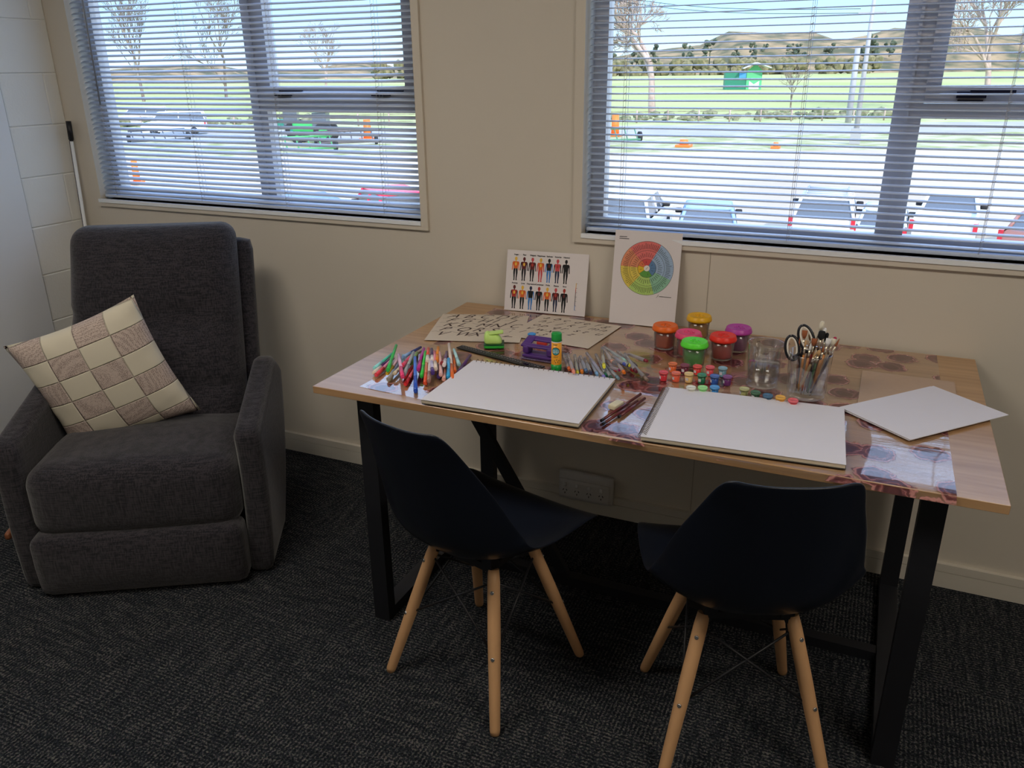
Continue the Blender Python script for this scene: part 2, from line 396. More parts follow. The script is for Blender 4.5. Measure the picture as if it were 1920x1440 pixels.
# ================================================================== DESK
TZ = 0.7528
def oak():
    m = bpy.data.materials.new('oak_veneer'); m.use_nodes = True; N, L = nodes_of(m); b = N['Principled BSDF']
    b.inputs['Roughness'].default_value = 0.30; b.inputs['Specular IOR Level'].default_value = 0.75
    t = N.new('ShaderNodeTexCoord'); mp = N.new('ShaderNodeMapping'); mp.inputs['Scale'].default_value = (0.8, 9, 9); L.new(t.outputs['Object'], mp.inputs[0])
    n = N.new('ShaderNodeTexNoise'); n.inputs['Scale'].default_value = 3; n.inputs['Detail'].default_value = 8; n.inputs['Distortion'].default_value = 0.8; L.new(mp.outputs[0], n.inputs[0])
    wv = N.new('ShaderNodeTexWave'); wv.bands_direction = 'Y'; wv.inputs['Scale'].default_value = 1.3; wv.inputs['Distortion'].default_value = 7; wv.inputs['Detail'].default_value = 4; L.new(mp.outputs[0], wv.inputs[0])
    mx = N.new('ShaderNodeMix'); mx.data_type = 'FLOAT'; mx.inputs[0].default_value = 0.08; L.new(n.outputs[0], mx.inputs[2]); L.new(wv.outputs[1], mx.inputs[3])
    cr = N.new('ShaderNodeValToRGB'); L.new(mx.outputs[0], cr.inputs[0]); e = cr.color_ramp.elements
    e[0].position = 0.30; e[0].color = (0.36, 0.20, 0.09, 1); e[1].position = 0.70; e[1].color = (0.52, 0.32, 0.165, 1)
    L.new(cr.outputs[0], b.inputs['Base Color'])
    return m
m_oak = oak()
desk = thing('desk', 'oak-topped desk with black metal frame legs under the right window', 'desk', (1.277, -0.4625, 0))
DX, DY = 1.277, -0.4625
bm = NB(); box(bm, -0.805, 0.805, -0.4475, 0.4475, TZ-0.020, TZ); bevel_all(bm, 0.001, 1)
obj('tabletop', bm, m_oak, desk)
def bar(bm, a, b, wx, wy):
    a = Vector(a); b = Vector(b); d = (b-a).normalized()
    side = Vector((0, 1, 0)) if abs(d.y) < 0.9 else Vector((1, 0, 0))
    u = d.cross(side).normalized(); v = d.cross(u)
    vs = [bm.verts.new(p + u*su*wx/2 + v*sv*wy/2) for p in (a, b) for su, sv in ((-1, -1), (1, -1), (1, 1), (-1, 1))]
    for i in range(4): bm.faces.new((vs[i], vs[(i+1) % 4], vs[4+(i+1) % 4], vs[4+i]))
    bm.faces.new(vs[3::-1]); bm.faces.new(vs[4:])
for fx in (0.591, 1.963):
    x = fx-DX
    bm = NB(); box(bm, x-0.025, x+0.025, -0.85-DY, -0.815-DY, 0, TZ-0.020); obj('leg', bm, m_blackmetal, desk)
    bm = NB(); box(bm, x-0.025, x+0.025, -0.125-DY, -0.09-DY, 0, TZ-0.020); obj('leg', bm, m_blackmetal, desk)
    bm = NB(); box(bm, x-0.025, x+0.025, -0.815-DY, -0.125-DY, 0, 0.035); obj('foot_rail', bm, m_blackmetal, desk)
    bm = NB(); box(bm, x-0.025, x+0.025, -0.815-DY, -0.125-DY, TZ-0.055, TZ-0.020); obj('top_rail', bm, m_blackmetal, desk)
bm = NB(); box(bm, 0.616-DX, 1.938-DX, -0.47-DY, -0.435-DY, 0.0, 0.03); obj('stretcher', bm, m_blackmetal, desk)
for xa, xb in ((0.60, 1.02), (1.95, 1.53)):
    bm = NB(); bar(bm, (xa-DX, -0.4525-DY, TZ-0.03), (xb-DX, -0.4525-DY, 0.028), 0.036, 0.02); obj('brace', bm, m_blackmetal, desk)

# ------------------------------------------------------------------ rose-printed clear film on the desk
def film_mat():
    m = bpy.data.materials.new('rose_film'); m.use_nodes = True; N, L = nodes_of(m); N.clear()
    o = N.new('ShaderNodeOutputMaterial')
    t = N.new('ShaderNodeTexCoord')
    ns = N.new('ShaderNodeTexNoise'); ns.inputs['Scale'].default_value = 38; ns.inputs['Detail'].default_value = 4; L.new(t.outputs['Object'], ns.inputs[0])
    sub = N.new('ShaderNodeVectorMath'); sub.operation = 'MULTIPLY_ADD'; sub.inputs[1].default_value = (0.034, 0.034, 0); L.new(ns.outputs[1], sub.inputs[0]); L.new(t.outputs['Object'], sub.inputs[2])
    vo = N.new('ShaderNodeTexVoronoi'); vo.voronoi_dimensions = '2D'; vo.inputs['Scale'].default_value = 9.2; vo.inputs['Randomness'].default_value = 0.8; L.new(sub.outputs[0], vo.inputs[0])
    # mask of the roses
    mk = N.new('ShaderNodeMapRange'); mk.inputs[1].default_value = 0.36; mk.inputs[2].default_value = 0.39; mk.inputs[3].default_value = 1; mk.inputs[4].default_value = 0; L.new(vo.outputs['Distance'], mk.inputs[0])
    # petals
    ml = N.new('ShaderNodeMath'); ml.operation = 'MULTIPLY'; ml.inputs[1].default_value = 46; L.new(vo.outputs['Distance'], ml.inputs[0])
    ad = N.new('ShaderNodeMath'); ad.operation = 'MULTIPLY_ADD'; ad.inputs[1].default_value = 9; L.new(ns.outputs[0], ad.inputs[0]); L.new(ml.outputs[0], ad.inputs[2])
    si = N.new('ShaderNodeMath'); si.operation = 'SINE'; L.new(ad.outputs[0], si.inputs[0])
    dk = N.new('ShaderNodeMapRange'); dk.inputs[1].default_value = 0.0; dk.inputs[2].default_value = 0.33; dk.inputs[3].default_value = -0.35; dk.inputs[4].default_value = 0.55; L.new(vo.outputs['Distance'], dk.inputs[0])
    sm = N.new('ShaderNodeMath'); sm.operation = 'MULTIPLY_ADD'; sm.inputs[1].default_value = 0.34; L.new(si.outputs[0], sm.inputs[0]); L.new(dk.outputs[0], sm.inputs[2])
    cr = N.new('ShaderNodeValToRGB'); L.new(sm.outputs[0], cr.inputs[0]); e = cr.color_ramp.elements
    e[0].position = 0.0; e[0].color = (0.06, 0.010, 0.018, 1); e[1].position = 0.85; e[1].color = (0.50, 0.22, 0.20, 1); x = e.new(0.35); x.color = (0.19, 0.045, 0.055, 1)
    d = N.new('ShaderNodeBsdfDiffuse'); L.new(cr.outputs[0], d.inputs[0])
    tr = N.new('ShaderNodeBsdfTransparent'); tr.inputs[0].default_value = (0.97, 0.965, 0.96, 1)
    fm = N.new('ShaderNodeMath'); fm.operation = 'MULTIPLY'; fm.inputs[1].default_value = 0.76; L.new(mk.outputs[0], fm.inputs[0])
    m1 = N.new('ShaderNodeMixShader'); L.new(fm.outputs[0], m1.inputs[0]); L.new(tr.outputs[0], m1.inputs[1]); L.new(d.outputs[0], m1.inputs[2])
    g = N.new('ShaderNodeBsdfGlossy'); g.inputs['Roughness'].default_value = 0.03; g.inputs[0].default_value = (1, 1, 1, 1)
    # shallow wrinkles, some long crease lines
    mp = N.new('ShaderNodeMapping'); mp.inputs['Scale'].default_value = (3, 26, 1); mp.inputs['Rotation'].default_value = (0, 0, 0.15); L.new(t.outputs['Object'], mp.inputs[0])
    n2 = N.new('ShaderNodeTexNoise'); n2.inputs['Scale'].default_value = 1.0; n2.inputs['Detail'].default_value = 5; L.new(mp.outputs[0], n2.inputs[0])
    n3 = N.new('ShaderNodeTexNoise'); n3.inputs['Scale'].default_value = 9; n3.inputs['Detail'].default_value = 1; L.new(t.outputs['Object'], n3.inputs[0])
    sumn = N.new('ShaderNodeMath'); sumn.operation = 'ADD'; L.new(n2.outputs[0], sumn.inputs[0]); L.new(n3.outputs[0], sumn.inputs[1])
    bp = N.new('ShaderNodeBump'); bp.inputs['Strength'].default_value = 0.55; bp.inputs['Distance'].default_value = 0.0022; L.new(sumn.outputs[0], bp.inputs['Height']); L.new(bp.outputs[0], g.inputs['Normal'])
    fr = schlick(N, L, 0.12)
    m2 = N.new('ShaderNodeMixShader'); L.new(fr.outputs[0], m2.inputs[0]); L.new(m1.outputs[0], m2.inputs[1]); L.new(g.outputs[0], m2.inputs[2])
    L.new(m2.outputs[0], o.inputs[0])
    return m
FZ = TZ+0.0016
def film_quad(label, c, nx=60, ny=40):
    bm = NB(); g = []
    for i in range(nx+1):
        col = []
        for j in range(ny+1):
            s, t = i/nx, j/ny
            p = (1-t)*((1-s)*Vector(c[0])+s*Vector(c[1])) + t*((1-s)*Vector(c[3])+s*Vector(c[2]))
            h = 0.0005*math.sin(p.x*31+p.y*17)+0.0005*math.sin(p.y*43-p.x*9)
            if p.y < -0.9105: h -= (-0.9105-p.y)*0.7
            # a raised fold across the width and one running towards the wall
            h += 0.0016*math.exp(-((p.y+0.60+0.03*(p.x-1.2))/0.006)**2)
            col.append(bm.verts.new((p.x, p.y, FZ+h)))
        g.append(col)
    for i in range(nx):
        for j in range(ny):
            f = bm.faces.new((g[i][j], g[i+1][j], g[i+1][j+1], g[i][j+1])); f.smooth = True
    return tag(obj('table_film', bm, M_FILM), label, 'table cover')
M_FILM = film_mat()
film_quad('clear rose-printed plastic film covering the left half of the desk', ((0.592, -0.868), (1.247, -0.917), (1.243, -0.035), (0.60, -0.045)))
film_quad('clear rose-printed plastic film covering the right half of the desk', ((1.240, -0.917), (1.991, -0.928), (1.984, -0.022), (1.236, -0.035)))
SZ = TZ+0.0035      # what things rest on

# ------------------------------------------------------------------ sketch pads
m_paper = mat('drawing_paper', (0.74, 0.725, 0.78), 0.8, noise=0.015, nscale=20)
m_pages = mat('page_edges', (0.66, 0.58, 0.45), 0.9, noise=0.12, nscale=90, stretch=(1, 1, 40))
m_cover = mat('card_cover', (0.05, 0.045, 0.04), 0.6, noise=0.1)
m_wire = mat('wire', (0.16, 0.13, 0.11), 0.35, metal=0.6, noise=0.05)
def quadframe(pts):
    """centre, angle and size from the four measured corners (front-left, front-right, back-right, back-left)"""
    P = [Vector((q.x, q.y)) for q in pts]; c = sum(P, Vector((0, 0)))/4
    ux = ((P[1]-P[0])+(P[2]-P[3]))/2; uy = ((P[3]-P[0])+(P[2]-P[1]))/2
    return c, math.atan2(ux.y, ux.x), ux.length, uy.length
def pad(label, c, a, w_, h_, th, spiral):
    t = thing('sketch_pad', label, 'sketch pad', (c.x, c.y, SZ), a)
    bm = NB(); rbox(bm, w_, h_, 0.002, 0.0009, 4, c=(0.002, -0.002, 0.001)); obj('back_cover', bm, m_cover, t)
    bm = NB(); box(bm, -w_/2, w_/2, -h_/2, h_/2, 0.002, th-0.0008); obj('page_block', bm, m_pages, t)
    bm = NB(); n = 24; gx = []
    for i in range(n+1):
        gx.append([bm.verts.new((-w_/2-0.001+(w_+0.002)*i/n, -h_/2-0.001+(h_+0.002)*j/8, th+0.0006*math.sin(i/n*3.1)*((j/8)))) for j in range(9)])
    for i in range(n):
        for j in range(8):
            f = bm.faces.new((gx[i][j], gx[i+1][j], gx[i+1][j+1], gx[i][j+1]))
    o = obj('top_sheet', bm, m_paper, t); o.modifiers.new('s', 'SOLIDIFY').thickness = 0.0005
    L_ = w_ if spiral == 'back' else h_; cnt = int(L_/(0.0145 if spiral == 'back' else 0.0085))
    bm = NB()
    for i in range(cnt):
        s = -L_/2+0.012+(L_-0.024)*i/(cnt-1)
        pts = []
        for k in range(9):
            an = k/8*2*PI*0.94+0.4; r = th*0.5+0.0036; u = math.cos(an)*r*1.1; v = math.sin(an)*r+th/2+0.001
            pts.append((s+0.0012*k/8, h_/2+u-0.001, max(0.0008, v)) if spiral == 'back' else (-w_/2-u+0.001, s+0.0012*k/8, max(0.0008, v)))
        tube(bm, pts, 0.00085, 5)
    obj('wire_binding', bm, m_wire, t)
z1_ = SZ+0.011
c, a, w_, h_ = quadframe([onz(794, 747, z1_), onz(1086, 797, z1_), onz(1151, 708, z1_), onz(884, 677, z1_)])
pad('open blank sketch pad wire-bound along its far edge, at the left seat', c, a, w_, h_, 0.011, 'back')
c, a, w_, h_ = quadframe([onz(1199, 816, z1_), onz(1580, 872, z1_), onz(1587, 764, z1_), onz(1252, 727, z1_)])
pad('open blank sketch pad wire-bound along its left edge, at the right seat', c, a, w_, h_, 0.011, 'left')

# ------------------------------------------------------------------ loose paper and card at the right end
def sheet(name, label, cat, pts, z, m, th=0.0006, curl=0.0, group=None):
    c, a, w_, h_ = quadframe(pts)
    bm = NB(); n = 10; g = []
    for i in range(n+1):
        g.append([bm.verts.new((-w_/2+w_*i/n, -h_/2+h_*j/n, curl*((i/n*2-1)**2)*0.5+curl*max(0, (j/n-0.5)))) for j in range(n+1)])
    for i in range(n):
        for j in range(n):
            f = bm.faces.new((g[i][j], g[i+1][j], g[i+1][j+1], g[i][j+1]))
    o = obj(name, bm, m, None, loc=(c.x, c.y, z), rot=(0, 0, a)); md = o.modifiers.new('s', 'SOLIDIFY'); md.thickness = th; md.offset = 1
    return tag(o, label, cat, group)
m_kraft = mat('kraft_card', (0.50, 0.355, 0.25), 0.85, noise=0.05, nscale=60)
sheet('kraft_card', 'brown card sheet lying under the loose white paper', 'card', [onz(1600, 775, SZ), onz(1800, 800, SZ), onz(1792, 718, SZ), onz(1622, 694, SZ)], SZ, m_kraft)
for i, (lab, d) in enumerate((('loose white paper sheet, lower of the two on the brown card', 5), ('loose white paper sheet, topmost on the brown card', 0))):
    zz = SZ+0.002+0.0022*(1-(d > 0))
    sheet('paper_sheet', lab, 'paper', [onz(1573-d*0.8, 768+d*0.2, zz), onz(1712+d*0.3, 823+d*0.5, zz), onz(1887-d*1.8, 781-d*.3, zz), onz(1750-d, 721+d*0.1, zz)], zz, m_paper, 0.0016 if i else 0.001)

# ------------------------------------------------------------------ lettering sheets
m_cream = mat('lettering_paper', (0.66, 0.57, 0.47), 0.55, noise=0.04, nscale=12)
m_ink = mat('brown_ink', (0.055, 0.03, 0.025), 0.7, noise=0.2)
def lettering(label, pts, rows, xs):
    c, a, w_, h_ = quadframe(pts)
    bm = NB(); box(bm, -w_/2, w_/2, -h_/2, h_/2, 0, 0.0004, 0)
    for r, (row, size) in enumerate(rows):
        n = len(row); sp = (w_-0.03)/xs
        for i, ch in enumerate(row):
            M = Matrix.Translation((-w_/2+0.02+sp*i+0.004*math.sin(i*3+r), h_/2-0.042-r*(h_-0.045)/len(rows), 0.0006))
            text_into(bm, ch, size, M, 1, shear=0.55)
            if ch.isupper():   # flourish
                p = [M @ Vector((size*(-0.25+0.9*t_), size*(0.62+0.12*math.sin(t_*6.0+i)), 0)) for t_ in [k/6 for k in range(7)]]
                for q0, q1 in zip(p, p[1:]):
                    poly(bm, [q0, q1, q1+Vector((0, 0.0014, 0)), q0+Vector((0, 0.0012, 0))], 1)
    tag(obj('lettering_sheet', bm, [m_cream, m_ink], None, loc=(c.x, c.y, SZ+0.0004*(1 if 'lower' in label else 0)), rot=(0, 0, a)), label, 'paper')
lettering('practice sheet of capital script letters, at the far left of the desk', [onz(793, 638, SZ), onz(968, 642, SZ), onz(998, 593, SZ), onz(833, 588, SZ)],
          [('ABCDE', .054), ('FGHIJ', .054), ('KLMNO', .054), ('PQRST', .054), ('VWXYZ', .054)], 5)
lettering('practice sheet of small lower-case script letters, below the body chart', [onz(958, 628, SZ), onz(1103, 656, SZ), onz(1165, 610, SZ), onz(1007, 590, SZ)],
          [('abcdefg', .042), ('hijklmn', .042), ('opqrstu', .042), ('vwxyz', .042), ('1234', .036)], 7)

# ------------------------------------------------------------------ emotion charts leaning on the wall
m_board = mat('chart_board', (0.78, 0.73, 0.74), 0.5, noise=0.01)
BC = {}
def ccol(name, r, g, b, k=0.5):
    if name not in BC:
        c = lin(r, g, b); s_ = min(1/(k*1.7), 0.85/max(c[:3])); BC[name] = mat('print_'+name, tuple(x*s_ for x in c[:3]), 0.6, noise=0.03)
    return BC[name]
def lean_frame(bl, br, top_y, H, wdt):
    """matrix for a board whose bottom edge runs bl->br and whose top leans to y=top_y"""
    bl = Vector(bl); br = Vector(br); x = (br-bl).normalized(); mid = (bl+br)/2
    dy = top_y-mid.y; dz = math.sqrt(H*H-dy*dy); z = Vector((0, dy, dz)); z = (z-x*z.dot(x)).normalized(); y = z.cross(x)
    M = Matrix(((x.x, y.x, z.x, mid.x), (x.y, y.y, z.y, mid.y), (x.z, y.z, z.z, mid.z), (0, 0, 0, 1)))
    return M
FLAT = Matrix(((1, 0, 0, 0), (0, 0, -1, -0.0022), (0, 1, 0, 0), (0, 0, 0, 1)))   # xy drawing -> front face of the board
# body chart
mats = [m_board, ccol('black', 12, 12, 16), ccol('red', 165, 50, 40), ccol('orange', 205, 95, 35), ccol('yellow', 240, 190, 70), ccol('blue', 55, 120, 190), ccol('darkred', 90, 25, 28), ccol('navy', 28, 40, 70), ccol('rose', 190, 70, 75)]
K, RD, OR, YL, BL, DR, NV, RS = range(1, 9)
bm = NB(); bw, bh = 0.287, 0.205
box(bm, -bw/2, bw/2, -0.002, 0.0, 0, bh, 0)
body = [('Anger', YL, OR, YL, OR, K), ('Fear', DR, DR, YL, K, K), ('Disgust', RS, DR, RD, K, K), ('Happiness', YL, OR, YL, RS, RS), ('Sadness', K, K, DR, BL, BL), ('Surprise', RS, RS, RD, K, NV), ('Neutral', K, K, K, K, K),
        ('Anxiety', DR, RD, YL, K, K), ('Love', YL, OR, YL, OR, K), ('Depression', NV, K, K, BL, BL), ('Contempt', RD, K, DR, K, K), ('Pride', YL, OR, YL, OR, K), ('Shame', RS, DR, RD, K, NV), ('Envy', RD, K, DR, K, K)]
D = Matrix.Translation((0, 0, 0))
for i, (nm, hd, to, ch, ar, lg) in enumerate(body):
    cx = -bw/2+0.033+0.0296*(i % 7); top = bh-0.022-0.096*(i//7)
    s = 0.080
    def P(pts, mi, off=0.0):
        poly(bm, [FLAT @ Vector((cx+x*s*0.80, top-y*s, off)) for x, y in pts], mi)
    P([(0.075*math.cos(t*PI/6), 0.085+0.085*math.sin(t*PI/6)) for t in range(12)], hd)
    P([(-0.03, .16), (.03, .16), (.03, .21), (-.03, .21)], hd)
    P([(-0.15, .20), (.15, .20), (.13, .36), (.115, .50), (-.115, .50), (-.13, .36)], to)
    P([(0.06*math.cos(t*PI/5), 0.31+0.075*math.sin(t*PI/5)) for t in range(10)], ch, 0.0003)
    for sg in (-1, 1):
        P([(sg*.15, .205), (sg*.19, .25), (sg*.20, .40), (sg*.215, .56), (sg*.17, .58), (sg*.155, .42), (sg*.135, .30)], ar)
        P([(sg*.005, .50), (sg*.115, .50), (sg*.12, .68), (sg*.085, .92), (sg*.10, 1.0), (sg*.03, 1.0), (sg*.03, .75)], lg)
    text_into(bm, nm, 0.0068, FLAT @ Matrix.Translation((cx, top+0.005, 0.0002)), 1, align='CENTER', offset=0.00025)
x0 = bw/2-0.038
for k_ in range(12):
    box(bm, x0, x0+0.0018, -0.0026, -0.0022, 0.018+k_*0.0075, 0.018+(k_+1)*0.0075, [5, 5, 7, 7, 1, 1, 1, 6, 2, 3, 4, 4][k_])
for k_ in range(7): box(bm, x0+0.002, x0+0.006, -0.0026, -0.0022, 0.018+k_*0.0148, 0.0187+k_*0.0148, 7)
Mb = lean_frame(onz(944, 580, SZ), onz(1098, 594, SZ), -0.008, bh, bw)
o = obj('emotion_body_chart', bm, mats); o.matrix_world = Mb; tag(o, 'landscape chart of coloured human figures leaning on the wall', 'chart')
# emotion wheel
wm = [m_board, ccol('ink', 25, 22, 22), ccol('wred', 185, 95, 92, .3), ccol('worange', 190, 120, 88, .3), ccol('wyellow', 200, 180, 80, .3), ccol('wgreen', 140, 165, 90, .3), ccol('wteal', 110, 150, 128, .3), ccol('wblue', 122, 142, 165, .3),
      ccol('cred', 200, 75, 75), ccol('corange', 215, 115, 75), ccol('cyellow', 220, 180, 45), ccol('cgreen', 90, 150, 65), ccol('cblue', 90, 125, 165), ccol('white', 235, 230, 225)]
bm = NB(); ww, wh = 0.213, 0.297; box(bm, -ww/2, ww/2, -0.002, 0, 0, wh, 0)
R_ = 0.0845; cxw, cyw = 0.003, wh-0.030-R_
def wcol(deg):   # clockwise from the top
    d = deg % 360
    if d < 30 or d >= 318: return 2
    if d < 112: return 7
    if d < 160: return 6
    if d < 222: return 5
    if d < 272: return 4
    return 3
def ccolr(d):
    d %= 360
    return 12 if 30 <= d < 140 else 11 if 140 <= d < 232 else 10 if 232 <= d < 285 else 9 if 285 <= d < 325 else 8
def pol(r, deg, off=0.0): return FLAT @ Vector((cxw+r*math.sin(math.radians(deg)), cyw+r*math.cos(math.radians(deg)), off))
for k_ in range(90):
    a0, a1 = k_*4, k_*4+4
    poly(bm, [pol(R_*0.33, a0), pol(R_, a0), pol(R_, a1), pol(R_*0.33, a1)], wcol(a0+2))
    poly(bm, [pol(R_*0.11, a0), pol(R_*0.34, a0), pol(R_*0.34, a1), pol(R_*0.11, a1)], ccolr(a0+2))
    poly(bm, [pol(0, a0), pol(R_*0.11, a0), pol(R_*0.11, a1)], 13)
    for rr in (0.345, 0.66, 1.0):
        poly(bm, [pol(R_*(rr-0.005), a0, 0.0003), pol(R_*(rr+0.005), a0, 0.0003), pol(R_*(rr+0.005), a1, 0.0003), pol(R_*(rr-0.005), a1, 0.0003)], 1)
def stroke(r0, r1, deg, wd):
    a = math.radians(deg); n = Vector((math.cos(a), -math.sin(a), 0))*wd/2
    p0 = Vector((cxw+r0*math.sin(a), cyw+r0*math.cos(a), 0.0004)); p1 = Vector((cxw+r1*math.sin(a), cyw+r1*math.cos(a), 0.0004))
    poly(bm, [FLAT @ (p0-n), FLAT @ (p1-n), FLAT @ (p1+n), FLAT @ (p0+n)], 1)
for k_ in range(82):
    dg = k_*360/82
    stroke(R_*0.67, R_, dg, 0.00022); stroke(R_*0.72, R_*(0.86+0.08*random.random()), dg+2.1, 0.0012)
    if k_ % 2 == 0: stroke(R_*0.35, R_*0.66, dg, 0.00022); stroke(R_*0.42, R_*(0.54+0.08*random.random()), dg+4.3, 0.0012)
for dg in (30, 85, 140, 232, 285, 325): stroke(R_*0.11, R_*0.345, dg, 0.0004); stroke(R_*0.19, R_*0.27, dg+25, 0.0009)
stroke(0.0, R_*0.06, 40, 0.0008); stroke(0.0, R_*0.06, 220, 0.0008)
for r_, (n_, l_) in enumerate(((5, 0.024), (6, 0.03))):
    x = -ww/2+0.014
    while x < -ww/2+0.014+l_:
        d_ = random.uniform(0.001, 0.0022); box(bm, x, x+d_, -0.0026, -0.0022, wh-0.021-r_*0.006, wh-0.0188-r_*0.006, 1); x += d_+0.0005
x = ww/2-0.056
while x < ww/2-0.018:
    d_ = random.uniform(0.001, 0.0022); box(bm, x, x+d_, -0.0026, -0.0022, cyw-R_-0.002, cyw-R_-0.0002, 1); x += d_+0.0005
poly(bm, [FLAT @ Vector((ww/2-0.066, cyw-R_-0.006, .0003)), FLAT @ Vector((ww/2-0.0652, cyw-R_-0.006, .0003)), FLAT @ Vector((ww/2-0.058, cyw-R_+0.005, .0003)), FLAT @ Vector((ww/2-0.0592, cyw-R_+0.005, .0003))], 1)
Mw = lean_frame(onz(1142, 604, SZ), onz(1264, 616, SZ), -0.014, wh, ww)
o = obj('emotion_wheel_chart', bm, wm); o.matrix_world = Mw; tag(o, 'portrait chart with a round multicoloured wheel leaning on the sill', 'chart')

# ================================================================== THINGS ON THE DESK
# ---- play-dough tubs
def tub(label, px, py, col, lid, dough):
    b = onz(px, py, SZ); d = Vector((b.x-CAMP.x, b.y-CAMP.y)).normalized()*0.030
    t = thing('dough_tub', label, 'tub', (b.x+d.x, b.y+d.y, SZ), random.uniform(0, 1), 'tubs of modelling dough')
    bm = NB(); lathe(bm, [(0, 0), (0.0275, 0), (0.0295, 0.002), (0.033, 0.058), (0.0318, 0.058), (0.0285, 0.003), (0, 0.0025)], 32); obj('container', bm, MC['tub_plastic'], t)
    bm = NB(); n = 20; rings = []
    prof = [(0.0, 0.004), (0.0255, 0.0045), (0.0275, 0.012), (0.0285, 0.03), (0.027, 0.043), (0.016, 0.051), (0, 0.048)]
    lathe(bm, prof, 20)
    for v in bm.verts:
        k = 1+0.06*math.sin(v.co.x*260+v.co.z*190+px)+0.05*math.sin(v.co.y*310+py); 
        r = math.hypot(v.co.x, v.co.y)*k
        if r > 0.0283: k *= 0.0283/r
        v.co.x *= k; v.co.y *= k; v.co.z = min(0.052, v.co.z*(1+0.08*math.sin(v.co.x*150+px)))
    bmesh.ops.translate(bm, verts=bm.verts, vec=(0, 0, 0.0))
    obj('dough', bm, plastic(dough[0], *dough[1:], rough=0.7, k=0.25), t, smooth=True)
    bm = NB(); lathe(bm, [(0.0325, 0.0545), (0.0375, 0.0545), (0.0385, 0.058), (0.0375, 0.062), (0.0365, 0.0635), (0.0355, 0.0685), (0.0335, 0.0705), (0.031, 0.0695), (0.029, 0.0685), (0, 0.069)], 40)
    for k in range(7):    # raised moulding on the lid
        a = k*0.9; tube(bm, [(0.006+0.012*math.cos(a)*k/7, 0.014*math.sin(a), 0.0685), (0.012*math.cos(a+1.2), 0.013*math.sin(a+1.0), 0.0695)], 0.0016, 6)
    obj('lid', bm, plastic(lid[0], *lid[1:]), t)
film_like('tub_plastic', (0.93, 0.92, 0.90), 0.9, 0.15, body=(0.75, 0.72, 0.68), bodyfac=0.07)
tub('dough tub with an orange lid, beside the wheel chart', 1245, 657, None, ('lid_orange', 243, 110, 28), ('dough_orange', 205, 85, 35))
tub('dough tub with a yellow lid, nearest the wall', 1308, 638, None, ('lid_yellow', 238, 180, 25), ('dough_yellow', 215, 160, 40))
tub('dough tub with a purple lid, rightmost of the tubs', 1381, 662, None, ('lid_purple', 140, 50, 125), ('dough_purple', 85, 35, 80))
tub('dough tub with a pink lid, half hidden behind the green one', 1288, 672, None, ('lid_pink', 245, 80, 130), ('dough_pink', 245, 75, 95))
tub('dough tub with a red lid, between the green and purple tubs', 1352, 678, None, ('lid_red', 210, 45, 32), ('dough_red', 205, 50, 48))
tub('dough tub with a bright green lid, nearest the small paint pots', 1299, 690, None, ('lid_green', 75, 185, 45), ('dough_green', 40, 135, 55))

# ---- small paint pots
film_like('pot_plastic', (0.95, 0.94, 0.93), 0.9, 0.1, body=(0.8, 0.78, 0.75), bodyfac=0.10)
POTS = [(1261.8, 680.7, 'orange', (200, 95, 50), 'back row, first from the left'), (1284.4, 683.5, 'maroon', (85, 30, 50), 'back row, behind the cream one'), (1308, 685.5, 'red', (185, 50, 48), 'back row, directly in front of the green tub'),
        (1331.7, 687, 'rose red', (215, 75, 85), 'back row, behind the blue one'), (1355.5, 689, 'slate blue', (90, 125, 140), 'right end of the back row'),
        (1244.4, 696.7, 'crimson', (165, 40, 50), 'left end of the middle row'), (1268, 698, 'brick orange', (180, 75, 55), 'middle row, second from the left'), (1292, 699.4, 'cream yellow', (230, 195, 130), 'middle row beside the dark green one'),
        (1316.4, 701.5, 'dark green', (25, 90, 60), 'middle row, right of the cream one'), (1340.3, 703.6, 'royal blue', (35, 65, 130), 'middle row, left of the purple one'), (1364.3, 705, 'deep purple', (80, 35, 85), 'right end of the middle row'),
        (1296, 725, 'white', (205, 205, 195), 'short row behind the right pad, left end'), (1317.8, 725, 'mint green', (130, 205, 120), 'short row behind the right pad, middle'), (1340.3, 724.4, 'bright blue', (40, 105, 165), 'short row behind the right pad, right end'),
        (1395.7, 727.5, 'clear olive', (130, 130, 85), 'beside the water glass'), (1417, 734.4, 'bottle green', (25, 60, 35), 'in front of the water glass'), (1440, 740, 'ink blue', (25, 60, 90), 'between the bottle green and mustard pots'),
        (1463.7, 743.5, 'mustard yellow', (215, 155, 50), 'just left of the brush jar'), (1487.4, 749, 'coral pink', (235, 90, 100), 'touching the foot of the brush jar')]
